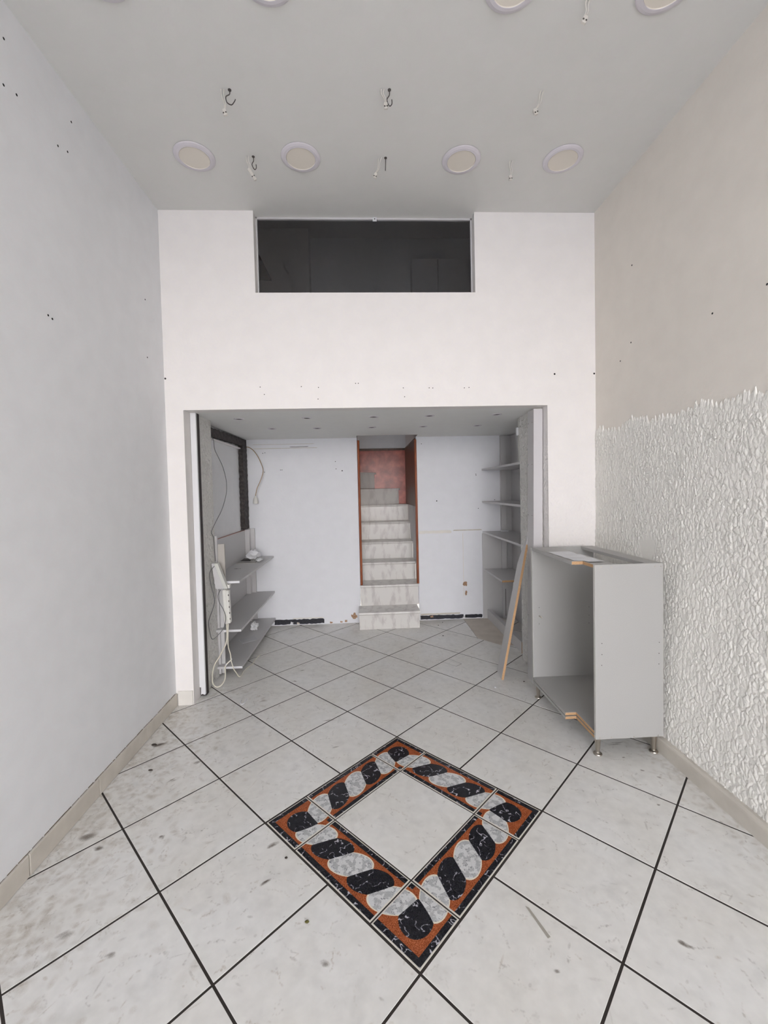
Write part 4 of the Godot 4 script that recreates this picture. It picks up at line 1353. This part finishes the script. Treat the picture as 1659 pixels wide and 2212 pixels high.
# ---------------------------------------------------------------- base cabinet
func build_cabinet() -> void:
	var t := thing("base_cabinet", "open grey laminate base cabinet with notched boards on steel legs", "cabinet", Vector3(1.28, 0, -1.34))
	var y0 := 0.103
	var y1 := 1.066
	obj("side_panel", one(1.100, 1.482, y0, y1, -0.992, -0.974, 0.0008), M.lam_cab, t)
	var near: Node = t.get_child(0)
	obj("edge_strip", one(1.0992, 1.1008, y0 + 0.001, y1 - 0.001, -0.9915, -0.9745, 0.0002), M.lam_edge, near)
	var far := obj("side_panel", one(1.037, 1.482, y0, y1, -1.70, -1.682, 0.0008), M.lam_cab, t)
	obj("edge_strip", one(1.0362, 1.0378, y0 + 0.001, y1 - 0.001, -1.6995, -1.6825, 0.0002), M.lam_edge, far)
	for lv in [[0.1235, 0.1405], [0.1005, 0.1175]]:
		var st := mb()
		var zc := -1.196
		prism(st, PackedVector2Array([Vector2(1.034, -1.682), Vector2(1.034, zc), Vector2(1.101, zc), Vector2(1.101, -0.992), Vector2(1.48, -0.992), Vector2(1.48, -1.682)]), Vector3(0, lv[0], 0), Vector3.RIGHT, Vector3.BACK, Vector3.UP, lv[1] - lv[0], 0.0006)
		var b := obj("bottom_board", st, M.lam_cab, t)
		st = mb()
		bx(st, 1.035, 1.1005, lv[0] + 0.0006, lv[1] - 0.0012, zc - 0.0002, zc + 0.0008, 0.0002)
		bx(st, 1.1002, 1.1012, lv[0] + 0.0006, lv[1] - 0.0012, zc, -0.9925, 0.0002)
		obj("raw_edge", st, M.chip, b)
	# top: a front rail with a notch, a back rail, a gap between
	var st := mb()
	var zt := -1.103
	var yt := y1 - 0.019
	prism(st, PackedVector2Array([Vector2(1.036, -1.682), Vector2(1.036, zt), Vector2(1.102, zt), Vector2(1.102, -0.992), Vector2(1.222, -0.992), Vector2(1.222, -1.682)]), Vector3(0, yt, 0), Vector3.RIGHT, Vector3.BACK, Vector3.UP, 0.019, 0.0006)
	var r := obj("top_rail", st, M.lam_cab, t)
	st = mb()
	bx(st, 1.037, 1.1015, yt + 0.0006, y1 - 0.001, zt - 0.0002, zt + 0.0008, 0.0002)
	bx(st, 1.1012, 1.1022, yt + 0.0006, y1 - 0.001, zt, -0.9925, 0.0002)
	obj("raw_edge", st, M.chip, r)
	obj("top_rail", one(1.390, 1.482, yt, y1, -1.682, -0.992, 0.0006), M.lam_cab, t)
	# turned steel legs
	for p in [Vector3(1.128, 0, -1.010), Vector3(1.446, 0, -1.005), Vector3(1.062, 0, -1.665), Vector3(1.446, 0, -1.665)]:
		st = mb()
		lathe(st, [Vector2(0, 0.0), Vector2(0.022, 0.0), Vector2(0.0235, 0.003), Vector2(0.022, 0.007), Vector2(0.014, 0.011), Vector2(0.0105, 0.016), Vector2(0.0115, 0.03), Vector2(0.0155, 0.075), Vector2(0.018, 0.101), Vector2(0, 0.101)], p, Vector3.UP, 24)
		obj("leg", st, M.steel, t)
	for p in [Vector3(1.136, 0.635, -0.974), Vector3(1.136, 0.574, -0.974), Vector3(1.134, 0.515, -0.974), Vector3(1.459, 0.629, -0.974), Vector3(1.457, 0.568, -0.974), Vector3(1.456, 0.509, -0.974)]:
		st = mb()
		lathe(st, [Vector2(0.0026, -0.001), Vector2(0.0026, 0.0005), Vector2(0, 0.0006)], p, Vector3.BACK, 8)
		obj("shelf_pin_hole", st, M.hollow, near)
	for p in [Vector3(1.136, 1.054, -0.974), Vector3(1.192, 1.051, -0.974), Vector3(1.436, 1.049, -0.974), Vector3(1.470, 1.048, -0.974), Vector3(1.121, 0.112, -0.974), Vector3(1.186, 0.112, -0.974), Vector3(1.314, 0.110, -0.974), Vector3(1.451, 0.110, -0.974)]:
		st = mb()
		lathe(st, [Vector2(0.0034, -0.001), Vector2(0.0034, 0.0008), Vector2(0.0018, 0.0012), Vector2(0, 0.0006)], p, Vector3.BACK, 8)
		obj("screw", st, M.steel, near)
	for p in [Vector3(1.083, 0.639, -1.682), Vector3(1.082, 0.522, -1.682), Vector3(1.445, 0.631, -1.682), Vector3(1.445, 0.571, -1.682), Vector3(1.444, 0.515, -1.682)]:
		st = mb()
		lathe(st, [Vector2(0.0026, -0.001), Vector2(0.0026, 0.0005), Vector2(0, 0.0006)], p, Vector3.BACK, 8)
		obj("shelf_pin_hole", st, M.hollow, far)
	st = mb()
	tube(st, [Vector3(1.083, 0.580, -1.681), Vector3(1.087, 0.577, -1.668), Vector3(1.096, 0.571, -1.662)], 0.004, 8)
	obj("shelf_pin", st, M.steel, far)
	# the sheet of paper left on the front rail
	org = Vector3.ZERO
	t = thing("paper_sheet", "white creased paper sheet lying on top of the grey cabinet", "paper", Vector3(1.13, y1, -1.3))
	var fn := func(a: float, b: float) -> Vector3:
		var z := -1.47 + 0.42 * a
		var x := 1.058 + 0.14 * b - 0.03 * (1.0 - a) * 0.3
		if z > zt - 0.01:
			x = maxf(x, 1.108)
		return Vector3(x, y1 + 0.0016 + 0.004 * absf(sin(a * 11.0)) * (0.4 + 0.6 * b), z)
	st = mb()
	grid(st, 40, 10, fn, Vector3.UP)
	obj("sheet", st, M.paper, t)

# ---------------------------------------------------------------- ceiling lights and hooks
func build_ceiling_things() -> void:
	var spots := [Vector3(-1.072, HC, -1.314), Vector3(-0.460, HC, -1.310), Vector3(0.490, HC, -1.314), Vector3(1.100, HC, -1.297), Vector3(-1.08, HC, -0.415), Vector3(-0.463, HC, -0.415), Vector3(0.490, HC, -0.415), Vector3(1.10, HC, -0.405)]
	var names := ["first round ceiling light from the left in the row nearest the dark window", "second round ceiling light from the left in the row nearest the dark window", "third round ceiling light from the left in the row nearest the dark window", "round ceiling light nearest the right wall in the row nearest the dark window",
		"cut-off round ceiling light at the top edge nearest the left wall", "cut-off round ceiling light at the top edge, left of the middle", "cut-off round ceiling light at the top edge, right of the middle", "cut-off round ceiling light at the top edge nearest the right wall"]
	var t := thing("ceiling_light", names[0], "ceiling light", spots[0], "round ceiling lights")
	var st := mb()
	lathe(st, [Vector2(0.083, -0.0105), Vector2(0.085, -0.0125), Vector2(0.098, -0.0115), Vector2(0.110, -0.0075), Vector2(0.1142, -0.004), Vector2(0.1138, -0.002), Vector2(0.108, -0.0018), Vector2(0.10, 0.001)], spots[0], Vector3.UP, 48)
	obj("rim", st, M.lamp_rim, t)
	st = mb()
	lathe(st, [Vector2(0, -0.0085), Vector2(0.06, -0.0085), Vector2(0.0825, -0.0088), Vector2(0.0835, -0.012)], spots[0], Vector3.UP, 48)
	obj("diffuser", st, M.lamp_face, t)
	for i in range(1, 8):
		dup(t, "ceiling_light", spots[i], names[i])
	# hooks with loose wires and connectors
	hook("ceiling_hook", "rusty hook and loose white connector, left of the nearer hook row", Vector3(-0.742, HC, -0.894), 0, true)
	hook("ceiling_hook", "dark hook with tangled wires, middle of the nearer hook row", Vector3(0.034, HC, -0.877), 1, true)
	hook("ceiling_hook", "bare wire with a two-pole connector, right of the nearer hook row", Vector3(0.792, HC, -0.866), 2, false)
	hook("ceiling_hook", "dark hook and long cream connector between the two left ceiling lights", Vector3(-0.735, HC, -1.309), 3, true)
	hook("ceiling_hook", "straight dark hook beside a pink wire between the middle ceiling lights", Vector3(0.037, HC, -1.306), 4, true)
	hook("ceiling_hook", "faint wire stub with a tiny connector between the two right ceiling lights", Vector3(0.794, HC, -1.319), 5, false)
	hook("ceiling_hook", "white connector on a wire at the top edge between the right lights", Vector3(0.815, HC, -0.47), 6, false)
	# spotlight rings in the niche ceiling
	var sp := [Vector3(-1.115, HS, -2.185), Vector3(-0.58, HS, -2.185), Vector3(-0.047, HS, -2.175), Vector3(0.404, HS, -2.168), Vector3(0.947, HS, -2.15), Vector3(-0.971, HS, -2.738), Vector3(-0.56, HS, -2.755), Vector3(-0.051, HS, -2.752), Vector3(0.432, HS, -2.746), Vector3(0.947, HS, -2.744)]
	var ord := ["first", "second", "third", "fourth", "fifth"]
	t = thing("niche_spotlight", "first spotlight ring from the left in the front row of the niche ceiling", "spotlight", sp[0], "spotlights in the niche ceiling")
	st = mb()
	lathe(st, [Vector2(0.026, 0.001), Vector2(0.026, -0.003), Vector2(0.031, -0.0045), Vector2(0.039, -0.003), Vector2(0.041, 0.001)], sp[0], Vector3.UP, 28)
	obj("ring", st, M.lamp_rim, t)
	st = mb()
	lathe(st, [Vector2(0, -0.0015), Vector2(0.012, -0.0035), Vector2(0.02, -0.0015), Vector2(0.0262, -0.0008)], sp[0], Vector3.UP, 20)
	obj("lamp_hollow", st, M.hollow, t)
	for i in range(1, 10):
		dup(t, "niche_spotlight", sp[i], "%s spotlight ring from the left in the %s row of the niche ceiling" % [ord[i % 5], "front" if i < 5 else "rear"])

func hook(called: String, label: String, p: Vector3, kind: int, iron: bool) -> void:
	var t := thing(called, label, "hook", p, "hooks and loose wires in the ceiling")
	var st := mb()
	if iron:
		lathe(st, [Vector2(0.0085, 0.001), Vector2(0.008, -0.003), Vector2(0.004, -0.006), Vector2(0, -0.006)], p, Vector3.UP, 14)
		obj("anchor", st, M.hook, t)
		st = mb()
		if kind == 4:
			tube(st, [p, p + Vector3(0, -0.02, -0.004), p + Vector3(-0.001, -0.045, -0.008), p + Vector3(-0.002, -0.066, -0.012)], 0.0024, 8)
		elif kind == 0:
			tube(st, [p, p + Vector3(-0.004, -0.012, -0.01), p + Vector3(-0.022, -0.022, -0.012), p + Vector3(-0.020, -0.042, -0.02), p + Vector3(0.0, -0.052, -0.022), p + Vector3(0.016, -0.045, -0.014), p + Vector3(0.024, -0.035, -0.01)], 0.0024, 8)
		else:
			tube(st, [p, p + Vector3(0.0, -0.02, -0.006), p + Vector3(-0.012, -0.034, -0.016), p + Vector3(0.0, -0.058, -0.022), p + Vector3(0.012, -0.054, -0.016), p + Vector3(0.012, -0.036, -0.012)], 0.0024, 8)
		obj("hook_bend", st, M.hook, t)
	var w := p + Vector3(-0.032 if iron else 0.0, 0, 0.004)
	var len: float = [0.08, 0.05, 0.075, 0.06, 0.08, 0.075, 0.05][kind]
	var dx: float = [0.0, 0.014, -0.028, 0.0, -0.03, 0.0, -0.008][kind]
	for k in 2:
		st = mb()
		var o := Vector3(0.007 * (k * 2 - 1), 0, 0)
		tube(st, [w + o, w + o * 0.8 + Vector3(dx * 0.1 - 0.004, -len * 0.3, -0.008), w + o * 0.5 + Vector3(dx * 0.5 + 0.004, -len * 0.7, -0.016), w + o * 0.4 + Vector3(dx, -len, -0.022)], 0.0028, 7)
		obj("wire", st, M.wire, t)
	st = mb()
	var B := Basis(Vector3.BACK, [0.3, 0.1, 0.4, 0.55, -0.3, 0.1, -0.4][kind])
	var sz := Vector3(0.020, 0.030, 0.015) if kind != 3 else Vector3(0.018, 0.075, 0.014)
	var cpos := w + Vector3(dx + (0.018 if kind == 3 else 0.0), -len - sz.y * 0.4, -0.022)
	box(st, cpos, sz, 0.003, B)
	var cn := obj("connector", st, M.wire, t)
	for k in 2:
		st = mb()
		lathe(st, [Vector2(0.0038, -0.001), Vector2(0.0038, 0.0008), Vector2(0, 0.0009)], cpos + B * Vector3(0.006 * (k * 2 - 1), -sz.y * 0.2, sz.z / 2), B * Vector3.BACK, 8)
		obj("terminal", st, M.hollow, cn)

# ---------------------------------------------------------------- small things on the floor
func build_litter() -> void:
	var t := thing("tape_strip", "narrow strip of greyish tape stuck on the tile right of the inlaid square", "tape", Vector3(0.42, 0, -0.13))
	var st := mb()
	prism(st, PackedVector2Array([Vector2(0.402, -0.187), Vector2(0.4125, -0.180), Vector2(0.4455, -0.078), Vector2(0.435, -0.074)]), Vector3(0, 0.0004, 0), Vector3.RIGHT, Vector3.BACK, Vector3.UP, 0.0012, 0.0003)
	obj("strip", st, M.tape, t)
	t = thing("plastic_clip", "small clear U-shaped plastic clip on the floor left of the stairs", "clip", Vector3(-1.035, 0, -1.78))
	st = mb()
	tube(st, [Vector3(-1.062, 0.005, -1.815), Vector3(-1.057, 0.005, -1.78), Vector3(-1.042, 0.005, -1.755), Vector3(-1.028, 0.005, -1.77), Vector3(-1.024, 0.005, -1.825)], 0.004, 8)
	obj("bent_rod", st, M.white, t)
	var bits := [[Vector3(-0.373, 0, -0.183), Vector3(0.010, 0.004, 0.007), "leaf", "tiny dry greenish leaf on the tile left of the inlaid square"], [Vector3(-0.493, 0, -0.450), Vector3(0.008, 0.005, 0.005), "crumb", "dark crumb beside the left corner of the inlaid square"],
		[Vector3(-1.432, 0, -1.307), Vector3(0.022, 0.006, 0.010), "crumb", "dark dirt flake beside the left skirting"], [Vector3(-1.336, 0, -1.067), Vector3(0.016, 0.005, 0.006), "crumb", "thin black dirt flake on the floor below the left wall"],
		[Vector3(0.807, 0, -1.838), Vector3(0.010, 0.006, 0.007), "chip", "white plaster chip on the floor by the leaning plank"], [Vector3(0.749, 0, -1.821), Vector3(0.006, 0.004, 0.005), "chip", "smaller white plaster chip left of the plaster chip by the plank"],
		[Vector3(1.054, 0, -1.914), Vector3(0.010, 0.004, 0.004), "crumb", "small brown splinter on the floor before the laminate post"], [Vector3(0.703, 0, -3.426), Vector3(0.008, 0.004, 0.006), "crumb", "dark crumb at the foot of the back wall, right of the stairs"],
		[Vector3(0.640, 0, -3.335), Vector3(0.009, 0.004, 0.006), "crumb", "dark crumb on the floor just right of the first marble step"], [Vector3(0.628, 0, -2.994), Vector3(0.009, 0.005, 0.007), "crumb", "dark crumb on the floor in front of the marble stairs, right side"],
		[Vector3(-1.255, 0, -2.03), Vector3(0.008, 0.004, 0.006), "chip", "white plaster chip on the floor by the looped cable"]]
	for i in bits.size():
		var b: Array = bits[i]
		org = b[0]
		st = mb()
		lump(st, b[0] + Vector3(0, b[1].y * 0.8, 0), b[1], 0.5, 300 + i, 7)
		var o := obj({"leaf": "dry_leaf", "crumb": "dirt_crumb", "chip": "plaster_chip"}[b[2]], st, {"leaf": M.leaf, "crumb": M.crumb, "chip": M.white}[b[2]])
		o.position = b[0]
		tag(o, b[3], b[2], "crumbs and chips on the floor")
